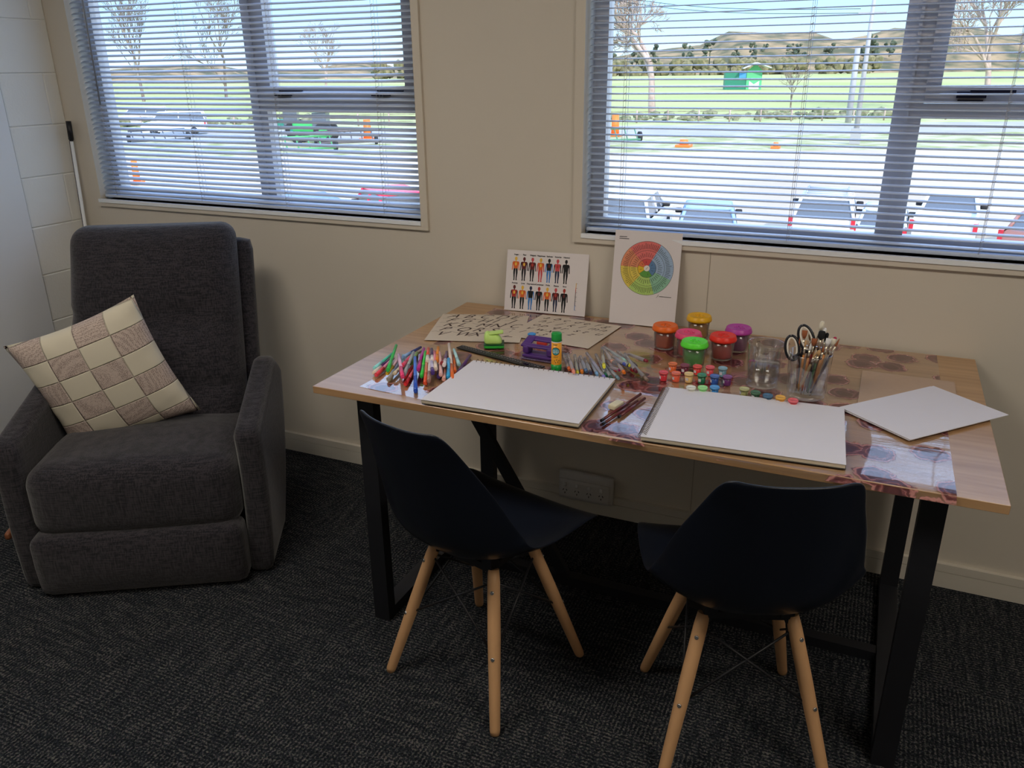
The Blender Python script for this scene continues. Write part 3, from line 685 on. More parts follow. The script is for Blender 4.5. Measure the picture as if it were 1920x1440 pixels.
for i, (px, py, nm, rgb, where) in enumerate(POTS):
    hh = 0.0245 if i < 11 else 0.021
    b = onz(px, py, SZ+hh)
    t = thing('paint_pot', '%s paint pot, %s' % (nm, where), 'paint pot', (b.x, b.y, SZ), random.uniform(-.4, .4), 'small acrylic paint pots')
    bm = NB(); lathe(bm, [(0, 0), (0.0088, 0), (0.0092, 0.001), (0.0103, hh-0.005), (0, hh-0.005)], 20)
    pt = obj('pot', bm, plastic('paint_'+nm.replace(' ', '_'), *rgb, rough=0.25), t)
    bm = NB()
    for s in range(4):
        a0 = -2.6+s*0.19; a1 = a0+0.19
        r = 0.01035
        poly(bm, [(r*math.cos(a0), r*math.sin(a0), 0.006), (r*math.cos(a1), r*math.sin(a1), 0.006), (r*1.04*math.cos(a1), r*1.04*math.sin(a1), 0.0135), (r*1.04*math.cos(a0), r*1.04*math.sin(a0), 0.0135)])
    lb = obj('sticker', bm, m_paper, t); lb.modifiers.new('s', 'SOLIDIFY').thickness = 0.0003
    bm = NB(); lathe(bm, [(0.0104, hh-0.0055), (0.0122, hh-0.0055), (0.0124, hh-0.002), (0.0118, hh), (0.0100, hh), (0.0094, hh-0.001), (0, hh-0.001)], 24)
    r2 = tuple(min(255, int(c*0.85+35)) for c in rgb)
    obj('lid', bm, plastic('potlid_'+nm.replace(' ', '_'), *r2, rough=0.25), t)
    if i not in (4, 10, 13, 18): # hinge strip to the next pot
        bm = NB(); box(bm, 0.0118, 0.0165, -0.002, 0.002, hh-0.005, hh-0.0042); obj('hinge_strip', bm, MC['pot_plastic'], t)

# ---- drinking glass with water, jar of brushes
m_gl = film_like('clear_glass', (0.93, 0.945, 0.955), 1.0, 0.02, ior=2.1)
m_water = film_like('water', (0.88, 0.87, 0.86), 1.0, 0.02, ior=1.8)
G = (1.560, -0.452)
t = thing('water_glass', 'clear glass tumbler half full of water, left of the brush jar', 'glass', (G[0], G[1], SZ))
bm = NB(); lathe(bm, [(0, 0), (0.038, 0), (0.0405, 0.003), (0.0425, 0.06), (0.0450, 0.113), (0.0446, 0.1145), (0.0438, 0.1135), (0.0400, 0.06), (0.0378, 0.018), (0.035, 0.014), (0, 0.014)], 48); obj('tumbler', bm, m_gl, t)
bm = NB(); lathe(bm, [(0, 0.0144), (0.0347, 0.0144), (0.0374, 0.0185), (0.0395, 0.0585), (0, 0.0585)], 48); obj('water', bm, m_water, t)
J = Vector((1.672, -0.490, SZ)); JT = 0.052; JB = 0.045; JH = 0.116
t = thing('glass_jar', 'clear heavy-based glass jar holding brushes and scissors', 'jar', J)
bm = NB(); lathe(bm, [(0, 0), (JB-0.004, 0), (JB+0.001, 0.004), (JB+0.002, 0.012), (JT, JH-0.003), (JT-0.001, JH), (JT-0.003, JH-0.001), (JB-0.002, 0.02), (JB-0.008, 0.014), (0, 0.013)], 48); obj('jar_body', bm, m_gl, t)
# brushes: (foot offset, head direction pixel-ish offset at the top, length, handle colour, bristle kind)
HC = {'orange': (0.62, 0.24, 0.06), 'black': (0.015, 0.015, 0.02), 'green': (0.03, 0.16, 0.07), 'natural': (0.62, 0.45, 0.22), 'navy': (0.02, 0.025, 0.09), 'brown': (0.22, 0.08, 0.04), 'red': (0.35, 0.03, 0.03), 'clear': (0.55, 0.5, 0.45)}
BCOL = {'cream': (0.80, 0.74, 0.6), 'white': (0.85, 0.84, 0.84), 'rust': (0.32, 0.10, 0.04), 'black': (0.01, 0.01, 0.012), 'crimson': (0.45, 0.03, 0.08), 'tan': (0.55, 0.33, 0.15)}
m_ferr = mat('ferrule', (0.75, 0.68, 0.55), 0.25, metal=0.9, noise=0.05)
BR = [((-.016, .010), (0.004, 0.030), .176, 'orange', 'cream', 'fluff', 'brush with a tall fluffy cream head, tallest'),
      ((-.006, .020), (0.014, 0.036), .158, 'natural', 'white', 'round', 'white round brush just right of the tallest brush'),
      ((-.026, .004), (-0.022, 0.022), .148, 'black', 'rust', 'flat', 'flat rust-haired brush at the left beside the scissors'),
      ((.004, .012), (0.014, 0.020), .152, 'black', 'black', 'sponge', 'thick black sponge brush in the middle of the jar'),
      ((.010, .016), (0.024, 0.026), .148, 'black', 'black', 'round', 'thin black-haired brush right of the sponge brush'),
      ((.018, .004), (0.031, 0.012), .138, 'orange', 'white', 'flat', 'flat white nylon brush with an orange handle, right side'),
      ((.022, .012), (0.040, 0.020), .138, 'clear', 'cream', 'flat', 'wide flat cream brush at the right rim'),
      ((.012, .022), (0.040, 0.034), .142, 'natural', 'crimson', 'round', 'brush with a round crimson head at the back right'),
      ((.014, -.018), (0.046, -0.002), .152, 'navy', 'rust', 'pointed', 'navy-handled pointed brush leaning right over the rim'),
      ((-.020, -.018), (0.010, -0.028), .118, 'natural', 'tan', 'pointed', 'slim wooden brush crossing the front of the jar'),
      ((-.010, -.012), (-0.004, 0.0), .124, 'orange', 'white', 'pointed', 'orange-handled brush with a fine white tip, front left'),
      ((-.022, -.004), (-0.016, 0.004), .130, 'orange', 'tan', 'pointed', 'orange-handled brush with a tan tip behind the slim wooden brush'),
      ((.002, -.012), (0.012, -0.010), .112, 'black', 'cream', 'pointed', 'short black-handled brush with a cream tip near the front'),
      ((.006, -.020), (0.018, -0.014), .114, 'green', 'tan', 'round', 'green-handled brush at the front of the jar'),
      ((-.004, -.002), (0.002, 0.008), .134, 'red', 'rust', 'flat', 'red-handled flat brush in the middle'),
      ((.016, -.006), (0.026, 0.0), .122, 'orange', 'rust', 'pointed', 'orange-handled brush left of the navy one'),
      ((-.028, .012), (-0.030, 0.020), .128, 'brown', 'rust', 'pointed', 'brown-handled brush against the left rim'),
      ((-.012, .024), (-0.008, 0.040), .140, 'brown', 'tan', 'flat', 'brown-handled flat brush at the back left')]
for (fx, fy), (tx, ty), L_, hc, bc, kind, lab in BR:
    a = Vector((fx*0.85, fy*0.85, 0.0145)); d = (Vector((tx, ty, 0.10))-Vector((fx*0.85, fy*0.85, 0))).normalized()
    t = thing('paintbrush', lab+', standing in the glass jar', 'brush', J, 0, 'brushes in the glass jar')
    hm = mat('handle_'+hc, HC[hc], 0.25, noise=0.05); bmn = mat('bristle_'+bc, BCOL[bc], 0.8, noise=0.25, nscale=300, stretch=(1, 1, .1))
    hl = L_*0.70; fl = L_*0.16; bl_ = L_-hl-fl
    bm = NB(); tube(bm, [a, a+d*hl*0.3, a+d*hl*0.75, a+d*hl], [0.0012, 0.0024, 0.0032, 0.0024], 8); obj('handle', bm, hm, t)
    bm = NB(); tube(bm, [a+d*hl, a+d*(hl+fl*.5), a+d*(hl+fl)], [0.0026, 0.0027, 0.0028], 8); obj('ferrule', bm, m_ferr, t)
    bm = NB(); p = a+d*(hl+fl)
    if kind == 'fluff': tube(bm, [p, p+d*bl_*.4, p+d*bl_*.8, p+d*bl_], [0.003, 0.0055, 0.0062, 0.0035], 10)
    elif kind == 'sponge': tube(bm, [p, p+d*0.004, p+d*bl_*.8, p+d*bl_], [0.004, 0.0085, 0.0085, 0.006], 12)
    elif kind == 'round': tube(bm, [p, p+d*bl_*.5, p+d*bl_*.85, p+d*bl_], [0.003, 0.0048, 0.0045, 0.002], 10)
    elif kind == 'flat':
        tube(bm, [p, p+d*bl_*.5, p+d*bl_], [0.003, 0.0065, 0.0068], 10)
        s = Vector((1, 0.2, 0)).normalized(); nrm = d.cross(s).normalized()
        for v in bm.verts:
            q = v.co-p; q -= nrm*q.dot(nrm)*0.6; v.co = p+q
    else: tube(bm, [p, p+d*bl_*.4, p+d*bl_], [0.0026, 0.0026, 0.0004], 8)
    obj('bristles', bm, bmn, t)
# scissors
t = thing('scissors', 'scissors with black and white looped handles, standing in the glass jar', 'scissors', J)
sdir = Vector((-0.034, 0.030, 0.10)).normalized(); s0 = Vector((0.006, -0.010, 0.018)); side = Vector((1, 0.25, 0.55)).normalized(); side = (side-sdir*side.dot(sdir)).normalized(); nr = sdir.cross(side)
for k, sg in enumerate((-1, 1)):
    bm = NB(); a = s0; b = s0+sdir*0.085
    vs = []
    for (q, wd) in ((a, 0.001), (b-sdir*0.03, 0.006), (b, 0.004)):
        for ss in (-1, 1): vs.append(q+side*(wd*ss+sg*0.002)+nr*sg*0.001)
    for th in (0,):
        for i in range(2): poly(bm, [vs[2*i], vs[2*i+1], vs[2*i+3], vs[2*i+2]])
    o = obj('blade', bm, mat('steel', (0.5, 0.5, 0.52), 0.25, metal=0.9, noise=0.03), t); o.modifiers.new('s', 'SOLIDIFY').thickness = 0.0012
    c0 = s0+sdir*(0.128 if sg > 0 else 0.112)+side*sg*0.0185
    ax = (sdir*1.0+side*sg*-0.10).normalized(); ay = (side-ax*side.dot(ax)).normalized()
    LA, LB = (0.034, 0.0165) if sg > 0 else (0.030, 0.0155)
    pts = [c0+ax*LA*math.cos(u*2*PI/24)+ay*LB*math.sin(u*2*PI/24) for u in range(25)]
    bm = NB(); tube(bm, pts, 0.0042, 8); tube(bm, [b+side*sg*0.001, b+sdir*0.012+side*sg*0.004, c0-ax*LA*0.9], [0.004, 0.0055, 0.005], 8)
    h = obj('handle', bm, mat('black_grip', (0.006, 0.006, 0.010), 0.35, noise=0.1), t)
    bm = NB(); pts = [c0+ax*(LA-0.0042)*math.cos(u*2*PI/24)+ay*(LB-0.0042)*math.sin(u*2*PI/24)-nr*0.0014 for u in range(25)]
    tube(bm, pts, 0.0026, 8); obj('grip_liner', bm, mat('white_grip', (0.75, 0.70, 0.62), 0.4, noise=0.03), h)

# ---- glue stick
b = onz(1043, 697, SZ); d = Vector((b.x-CAMP.x, b.y-CAMP.y)).normalized()*0.0145
t = thing('glue_stick', 'yellow glue stick with green cap and base, behind the left pad', 'glue stick', (b.x+d.x, b.y+d.y, SZ), math.atan2(-d.x, d.y)+0.12)
gg = plastic('glue_green', 15, 115, 45); gy = plastic('glue_yellow', 240, 165, 40); gk = mat('glue_ink', (0.03, 0.03, 0.03), 0.5, noise=0.1); gt = plastic('glue_teal', 40, 115, 120)
bm = NB(); lathe(bm, [(0, 0), (0.0142, 0), (0.0145, 0.001), (0.0145, 0.019), (0, 0.019)], 28); obj('base', bm, gg, t)
bm = NB(); lathe(bm, [(0.0142, 0.019), (0.0142, 0.082), (0, 0.082)], 28); bd = obj('barrel', bm, gy, t)
bm = NB(); lathe(bm, [(0.0140, 0.082), (0.0140, 0.0845), (0, 0.0845)], 28); obj('collar', bm, m_paper, t)
bm = NB(); lathe(bm, [(0.0135, 0.0845), (0.0143, 0.085), (0.0143, 0.105), (0.0125, 0.108), (0, 0.109)], 28); obj('cap', bm, gg, t)
def wrap(bm, pts, mi, r=0.01435, off=0.0):
    poly(bm, [((r+off)*math.sin(x/r), -(r+off)*math.cos(x/r), z) for x, z in pts], mi)
bm = NB(); cz = 0.058; cx = -0.004
def disk(rx, mi, off):
    for k in range(16):
        for q in range(3):
            a0, a1 = k*PI/8, (k+1)*PI/8; r0, r1 = rx*q/3, rx*(q+1)/3
            pp = [(cx+r0*math.cos(a0), cz+r0*math.sin(a0)), (cx+r1*math.cos(a0), cz+r1*math.sin(a0)), (cx+r1*math.cos(a1), cz+r1*math.sin(a1)), (cx+r0*math.cos(a1), cz+r0*math.sin(a1))]
            if q == 0: pp = pp[1:]
            wrap(bm, pp, mi, off=off)
disk(0.0115, 0, 0.0001); disk(0.0095, 1, 0.0003)
for i, x in enumerate((-0.012, -0.0075, -0.003, 0.0015)):   # bold white strokes of the word mark
    wrap(bm, [(x, 0.0535), (x+0.0013, 0.0535), (x+0.0016, 0.063), (x+0.0003, 0.063)], 2, off=0.0005)
    wrap(bm, [(x+0.0013, 0.0535), (x+0.0035, 0.0535+0.004*(i % 2)), (x+0.0037, 0.055+0.004*(i % 2)), (x+0.0013, 0.055)], 2, off=0.0005)
for zz, x0_, x1_ in ((0.077, -0.011, 0.0), (0.0755, -0.011, -0.002), (0.043, -0.010, 0.004), (0.040, -0.010, 0.001)):
    x = x0_
    while x < x1_: wrap(bm, [(x, zz), (x+0.0012, zz), (x+0.0012, zz+0.0012), (x, zz+0.0012)], 0, off=0.0003); x += 0.0018
for x, zz in ((-0.007, 0.031), (-0.001, 0.034), (0.002, 0.028), (-0.004, 0.026), (0.005, 0.032)):
    wrap(bm, [(x+0.0016*math.cos(q), zz+0.0014*math.sin(q)) for q in [k*PI/3 for k in range(6)]], 0, off=0.0003)
o = obj('printed_label', bm, [gk, gt, m_paper], bd)

# ---- blue lid behind the punch
b = onz(997, 635, SZ)
bm = NB(); lathe(bm, [(0, 0), (0.006, 0), (0.006, 0.012), (0.0125, 0.013), (0.0130, 0.016), (0.010, 0.0175), (0.008, 0.0165), (0, 0.0165)], 28)
tag(obj('sponge_pot', bm, plastic('mid_blue', 40, 115, 175), None, loc=(b.x, b.y, SZ+0.0)), 'small round blue knob-shaped pot behind the purple hole punch', 'pot')
# ---- purple two-hole punch
pa = onz(971, 672, SZ); pb = onz(1030, 682, SZ); ang = math.atan2(pb.y-pa.y, pb.x-pa.x)
t = thing('hole_punch', 'purple two-hole punch beside the glue stick', 'hole punch', ((pa.x+pb.x)/2+0.008, (pa.y+pb.y)/2+0.030, SZ), ang+0.02)
mp_ = plastic('punch_purple', 62, 35, 95, rough=0.4)
bm = NB(); rbox(bm, 0.098, 0.056, 0.004, 0.0018, 4, c=(0, 0, 0.002)); obj('tray', bm, film_like('tray_clear', (0.8, 0.78, 0.85), 0.8, 0.1, body=(0.3, 0.22, 0.45), bodyfac=0.4), t)
bm = NB(); rbox(bm, 0.092, 0.050, 0.010, 0.004, 5, c=(0, 0, 0.0092)); obj('base', bm, mp_, t)
for sg in (-1, 1):
    bm = NB(); rbox(bm, 0.020, 0.034, 0.024, 0.006, 5, c=(sg*0.037, -0.004, 0.0262)); obj('punch_head', bm, mp_, t)
bm = NB()      # lever: frame with an opening, sloping up to the back
def lv(p): return Vector((p.x, p.y, p.z+0.030+0.30*(p.y+0.02)))
rbox(bm, 0.106, 0.020, 0.007, 0.003, 6, deform=lv, c=(0, 0.028, 0.003)); rbox(bm, 0.106, 0.014, 0.007, 0.003, 6, deform=lv, c=(0, -0.012, 0.006))
for sg in (-1, 1): rbox(bm, 0.026, 0.05, 0.007, 0.003, 6, deform=lv, c=(sg*0.040, 0.008, 0.005))
obj('lever', bm, mp_, t)
# ---- red sharpener behind the punch
b = onz(998, 655, SZ)
bm = NB(); rbox(bm, 0.032, 0.014, 0.012, 0.003, 4, c=(0, 0, 0.006)); tag(obj('sharpener', bm, plastic('brick_red', 140, 40, 35), None, loc=(b.x+0.012, b.y+0.048, SZ), rot=(0, 0, 0.1)), 'small red block seen through the purple hole punch', 'sharpener')
# ---- lime craft punch
b = onz(915, 655, SZ)
t = thing('craft_punch', 'lime green craft punch with a raised lever, on the lettering sheet corner', 'craft punch', (b.x+0.005, b.y+0.032, SZ), math.radians(25))
ml = plastic('lime', 172, 205, 112, rough=0.35, k=0.62); mg = plastic('punch_green', 35, 130, 45)
bm = NB(); rbox(bm, 0.060, 0.052, 0.010, 0.004, 6, c=(0, 0, 0.005)); obj('base', bm, mg, t)
def dome(p):
    k = 1-0.35*max(0, (p.z-0.012)/0.030); return Vector((p.x*k-0.006*(p.z/0.04), p.y*k, p.z+0.010*max(0, -p.x/0.03)*(p.z > 0.02)))
bm = NB(); rbox(bm, 0.060, 0.050, 0.032, 0.0155, 12, deform=dome, c=(0, 0, 0.0255)); obj('housing', bm, ml, t)
bm = NB(); rbox(bm, 0.0605, 0.0525, 0.002, 0.0009, 6, c=(0, 0, 0.0115)); obj('dark_seam', bm, mat('punch_dark', (0.01, 0.08, 0.03), 0.4, noise=0.1), t)
bm = NB(); rbox(bm, 0.044, 0.030, 0.005, 0.0022, 6, deform=lambda p: Vector((p.x, p.y, p.z+0.043+0.10*p.x)), c=(0.006, 0, 0)); obj('lever', bm, ml, t)
# ---- ruler
P = [onz(857, 653, SZ), onz(1012, 694, SZ), onz(1020, 688, SZ), onz(866, 648, SZ)]
c, a, w_, h_ = quadframe(P)
bm = NB(); box(bm, -w_/2, w_/2, -h_/2, h_/2, 0, 0.0025, 0)
for k in range(31):
    x = -w_/2+0.006+(w_-0.012)*k/30; box(bm, x, x+0.0006, h_/2-(0.008 if k % 5 == 0 else 0.005), h_/2-0.001, 0.0025, 0.0027, 1)
    if k < 30:
        xx = x+(w_-0.012)/60; box(bm, xx, xx+0.0003, h_/2-0.003, h_/2-0.001, 0.0025, 0.0027, 1)
for k in range(1, 30):
    text_into(bm, str(k), 0.006, Matrix.Translation((-w_/2+0.006+(w_-0.012)*k/30, h_/2-0.0145, 0.0027)), 1, align='CENTER')
box(bm, w_/2-0.075, w_/2-0.045, -h_/2+0.004, h_/2-0.012, 0.0025, 0.0028, 2)
tag(obj('ruler', bm, [mat('ruler_black', (0.014, 0.016, 0.016), 0.5, noise=0.1), m_paper, mat('ruler_dark', (0.005, 0.005, 0.006), 0.2, noise=0.1)], None, loc=(c.x, c.y, SZ), rot=(0, 0, a)), 'long black ruler with white markings behind the left pad', 'ruler')
# ---- eraser
P = [onz(1142, 772, SZ+.006), onz(1146, 750, SZ+0.006)]
bm = NB(); rbox(bm, 0.022, 0.042, 0.013, 0.003, 5, c=(0, 0, 0.0065))
b = onz(1155, 764, SZ)
tag(obj('eraser', bm, mat('eraser_cream', (0.72, 0.66, 0.48), 0.8, noise=0.05), None, loc=(b.x, b.y, SZ), rot=(0, 0, -0.25)), 'cream block eraser between the two sketch pads', 'eraser')

# ---- pens and pencils, each laid on whatever is already under it
LAID = []
def lay(p0, p1, r):
    """stack height: returns z at both ends so the pen clears those already laid"""
    need = [(0.0, r), (1.0, r)]
    for (a0, a1, za, zb, rr) in LAID:
        d1 = p1-p0; d2 = a1-a0; den = d1.x*d2.y-d1.y*d2.x
        if abs(den) > 1e-9:
            w0 = a0-p0; t = (w0.x*d2.y-w0.y*d2.x)/den; s = (w0.x*d1.y-w0.y*d1.x)/den
            sl = (r+rr)/max(abs(den)/(d1.length*d2.length), 0.15)/d1.length*0.5
            if -0.02 <= t <= 1.02 and -0.02 <= s <= 1.02: 
                need.append((min(1, max(0, t)), za+(zb-za)*s+r+rr))
                continue
        for e, t in ((p0, 0.0), (p1, 1.0)):
            s = max(0, min(1, (e-a0).dot(d2)/d2.length_squared)); q = a0+d2*s
            if (q-e).length < (r+rr)*0.95: need.append((t, za+(zb-za)*s+math.sqrt(max(0, (r+rr)**2-(q-e).length_squared))))
        for e, s in ((a0, 0.0), (a1, 1.0)):
            t = max(0, min(1, (e-p0).dot(d1)/d1.length_squared)); q = p0+d1*t
            if (q-e).length < (r+rr)*0.95: need.append((t, (za if s == 0 else zb)+math.sqrt(max(0, (r+rr)**2-(q-e).length_squared))))
    best = None
    for i in range(len(need)):
        for j in range(i+1, len(need)):
            (ta, ha), (tb, hb) = need[i], need[j]
            if abs(ta-tb) < 0.15: continue
            m = (hb-ha)/(tb-ta); z0 = ha-m*ta; z1 = z0+m
            if abs(m) > 0.30*(p1-p0).length: continue
            if all(z0+m*t >= h-0.0004 for t, h in need) and (best is None or z0+z1 < best[0]+best[1]): best = (z0, z1)
    if best is None: h = max(h for _, h in need); best = (h, h)
    LAID.append((p0, p1, best[0], best[1], r))
    return best
def pen(name, label, cat, a, b, r, parts, group, length=None, guess=0.008):
    """a: far end pixel, b: near end pixel; parts: (name, t0, t1, r0, r1, material)"""
    B = onz(b[0], b[1], SZ+guess); A = onz(a[0], a[1], SZ+guess)
    p1 = Vector((B.x, B.y)); p0 = Vector((A.x, A.y))
    if length: p0 = p1+(p0-p1).normalized()*length
    n0 = len(LAID); za, zb = lay(p0, p1, r); del LAID[n0:]
    za = min(za, 0.026); zb = min(zb, 0.026)
    B = onz(b[0], b[1], SZ+zb); A = onz(a[0], a[1], SZ+za); p1 = Vector((B.x, B.y)); p0 = Vector((A.x, A.y))
    if length: p0 = p1+(p0-p1).normalized()*length
    za, zb = lay(p0, p1, r); za = min(za, 0.027); zb = min(zb, 0.027); LAID[-1] = (p0, p1, za, zb, r)
    q0 = Vector((p0.x, p0.y, SZ+za)); q1 = Vector((p1.x, p1.y, SZ+zb)); mid = (q0+q1)/2
    t = thing(name, label, cat, mid, 0, group)
    for (nm, t0, t1, r0, r1, m) in parts:
        bm = NB(); tube(bm, [q0+(q1-q0)*t0-mid, q0+(q1-q0)*t1-mid], [r0, r1], 10); obj(nm, bm, m, t)
FP = [ # (far x, far y, near x, near y) in 8x crop pixels of the felt pen heap, barrel, cap, label
 (610, 370, 570, 600, (150, 195, 205), (120, 170, 190), 'pale blue felt pen, mostly buried in the left of the heap'),
 (440, 350, 170, 570, (70, 165, 145), (130, 195, 195), 'teal felt pen fading to pale aqua, leftmost of the heap'),
 (430, 385, 155, 640, (60, 20, 70), (205, 195, 185), 'dark purple felt pen with a clear end, at the left edge of the heap'),
 (460, 370, 195, 675, (200, 130, 160), (195, 60, 75), 'pink felt pen with a red cap, lowest at the left edge'),
 (555, 350, 365, 650, (180, 150, 160), (225, 190, 55), 'pale felt pen with a yellow cap, left part of the heap'),
 (560, 420, 385, 740, (85, 95, 115), (120, 118, 112), 'slate felt pen with a grey cap, pointing to the desk front'),
 (560, 500, 480, 690, (225, 215, 190), (225, 215, 190), 'cream felt pen right of the slate one'),
 (820, 330, 720, 500, (95, 125, 60), (95, 125, 60), 'olive green felt pen under the grey one'),
 (745, 500, 625, 700, (190, 50, 60), (190, 45, 55), 'red felt pen left of the blue one, the upper of two'),
 (765, 540, 640, 810, (205, 90, 100), (190, 40, 45), 'red felt pen left of the blue one, nearest the desk front'),
 (855, 370, 850, 540, (175, 170, 215), (90, 60, 120), 'lavender felt pen behind the magenta one'),
 (940, 480, 925, 660, (30, 120, 105), (25, 110, 100), 'sea green felt pen under the bright green one'),
 (965, 480, 935, 745, (160, 100, 80), (200, 75, 45), 'brown felt pen with an orange-red cap at the front'),
 (1010, 440, 990, 745, (195, 185, 185), (130, 100, 90), 'silver felt pen with a brown cap in the middle front'),
 (1035, 470, 1052, 650, (190, 185, 215), (60, 40, 100), 'white felt pen with a dark violet cap, middle'),
 (1140, 520, 1140, 700, (150, 130, 190), (85, 65, 140), 'violet felt pen under the pale pink one'),
 (1245, 530, 1215, 740, (150, 95, 80), (185, 140, 130), 'brown felt pen with a pinkish end, left of the light blue one'),
 (1365, 375, 1380, 625, (225, 115, 60), (205, 100, 50), 'orange felt pen under the cream one, right of the heap'),
 (870, 248, 600, 400, (35, 45, 95), (110, 140, 175), 'navy felt pen lying crosswise at the back of the heap'),
 (510, 312, 370, 560, (50, 145, 70), (45, 150, 70), 'green felt pen left of centre, lying on the purple one'),
 (735, 330, 590, 535, (190, 70, 95), (195, 65, 90), 'rose felt pen beside the grey one'),
 (765, 345, 615, 612, (130, 138, 138), (125, 130, 130), 'grey felt pen lying across the left centre'),
 (540, 375, 600, 710, (215, 175, 205), (185, 55, 100), 'pale pink felt pen with a crimson cap, steeply placed at left centre'),
 (920, 290, 830, 595, (150, 50, 130), (150, 40, 110), 'magenta felt pen in the centre of the heap'),
 (945, 355, 878, 605, (50, 165, 60), (45, 160, 60), 'bright green felt pen right of the magenta one'),
 (785, 405, 790, 835, (60, 105, 190), (30, 65, 150), 'royal blue felt pen, nearest the desk front of the heap'),
 (985, 270, 968, 472, (205, 85, 65), (225, 215, 205), 'coral felt pen with a white end, at the back'),
 (1035, 280, 1048, 470, (70, 55, 80), (225, 215, 210), 'charcoal felt pen with a white end, right of the coral one'),
 (1075, 320, 1097, 590, (205, 120, 135), (220, 205, 190), 'pink felt pen with a cream end, in the middle'),
 (1132, 255, 1110, 468, (228, 140, 50), (228, 135, 50), 'light orange felt pen at the back of the middle'),
 (1155, 335, 1170, 610, (235, 185, 180), (235, 190, 185), 'pale pink felt pen without contrast cap, right of the orange one'),
 (1218, 315, 1185, 500, (125, 50, 55), (120, 45, 50), 'maroon felt pen right of the pale pink one'),
 (1262, 320, 1220, 530, (90, 70, 95), (215, 205, 205), 'plum grey felt pen with a white end, right part'),
 (1290, 430, 1285, 715, (75, 155, 205), (45, 140, 190), 'light blue felt pen at the front right'),
 (1298, 278, 1350, 652, (225, 205, 190), (235, 115, 50), 'cream felt pen with an orange cap, right part of the heap'),
 (1368, 272, 1447, 515, (165, 205, 210), (150, 195, 205), 'pale aqua felt pen at the right end'),
 (1612, 370, 1418, 610, (65, 35, 80), (60, 30, 75), 'dark purple felt pen leaning against the left pad'),
]
for x0, y0, x1, y1, bc, cc, lab in FP:
    c1 = '%02x%02x%02x' % bc; c2 = '%02x%02x%02x' % cc
    m1 = plastic('felt_'+c1, *bc); m2 = plastic('felt_'+c2, *cc)
    pen('felt_pen', lab, 'pen', (680+x0/8, 620+y0/8), (680+x1/8, 620+y1/8), 0.0056,
        [('barrel', 0, 0.58, 0.0042, 0.0046, m1), ('cap', 0.58, 0.97, 0.0050, 0.0056, m2), ('end_plug', 0.97, 1.0, 0.0038, 0.0034, m2)], 'felt pens heaped left of the sketch pad')
GP = [(150, 200, 280, 490, (120, 40, 50), 'dark red gel pen at the left end, beside the glue stick'), (130, 180, 225, 420, (215, 110, 60), 'pale orange gel pen at the left end of the gel pens'), (190, 210, 290, 490, (205, 130, 110), 'peach gel pen near the glue stick'),
 (300, 210, 345, 495, (205, 195, 50), 'yellow-capped gel pen, fourth from the glue stick'), (365, 250, 412, 470, (220, 130, 50), 'orange-capped gel pen left of the blue ones'), (385, 230, 480, 460, (70, 100, 140), 'steel blue-capped gel pen with a grey barrel'),
 (450, 250, 545, 500, (30, 35, 60), 'navy-tipped gel pen under the pale blue one'), (530, 270, 640, 505, (110, 150, 190), 'sky blue-capped gel pen, left centre'), (620, 200, 780, 520, (20, 80, 60), 'clear gel pen with a dark green cap, front centre'),
 (700, 330, 860, 545, (30, 70, 50), 'gel pen with a blackish green cap, nearest the pad'), (760, 360, 960, 560, (95, 120, 135), 'gel pen with a slate cap, frontmost of the centre'), (780, 300, 920, 440, (185, 35, 40), 'bright red-capped gel pen in the centre'),
 (840, 380, 985, 500, (130, 30, 90), 'magenta-capped gel pen in front centre'), (870, 330, 990, 400, (110, 25, 90), 'plum-capped gel pen behind the magenta one'), (920, 290, 1045, 485, (230, 120, 40), 'vivid orange-capped gel pen, right centre'),
 (1000, 330, 1115, 475, (35, 35, 60), 'black-capped gel pen right of the orange one'), (1020, 320, 1180, 440, (175, 45, 50), 'red-capped gel pen at the right'), (1050, 300, 1225, 480, (75, 30, 40), 'maroon-capped gel pen at the right front'),
 (480, 200, 775, 535, (130, 120, 200), 'long lilac gel pen lying diagonally on top, left of the yellow one'), (710, 100, 742, 395, (215, 210, 60), 'upright-lying clear gel pen with a lemon cap, on top of the centre'), (745, 130, 870, 320, (225, 170, 150), 'peach clear gel pen behind the centre'),
 (870, 230, 1065, 360, (60, 70, 140), 'indigo-capped gel pen lying on top at the right'), (960, 260, 1125, 370, (200, 200, 60), 'lime-capped gel pen on top at the right'), (745, 95, 1060, 300, (120, 160, 150), 'long grey-green gel pen at the back of the heap'),
 (945, 155, 1225, 370, (70, 65, 70), 'black and white gel pen at the back right'), (1100, 250, 1385, 410, (110, 40, 50), 'silver gel pen with a maroon end, back right'), (1040, 215, 1400, 475, (110, 95, 85), 'silver gel pen with a grey-brown end, rightmost')]
m_gbar = film_like('gel_barrel', (0.75, 0.77, 0.82), 0.9, 0.1, body=(0.80, 0.82, 0.88), bodyfac=0.32)
for x0, y0, x1, y1, cc, lab in GP:
    m2 = plastic('gel_%02x%02x%02x' % cc, *cc, rough=0.25)
    pen('gel_pen', lab, 'pen', (1040+x0/8, 640+y0/8), (1040+x1/8, 640+y1/8), 0.0052,
        [('ink_tube', 0.04, 0.9, 0.0016, 0.0016, m2), ('barrel', 0, 0.86, 0.0046, 0.0050, m_gbar), ('cap', 0.86, 1.0, 0.0052, 0.0040, m2)], 'gel pens heaped between the sketch pads')
m_pm = mat('pencil_maroon', (0.14, 0.03, 0.035), 0.25, noise=0.1); m_pk = mat('pencil_black', (0.01, 0.01, 0.012), 0.3, noise=0.1)
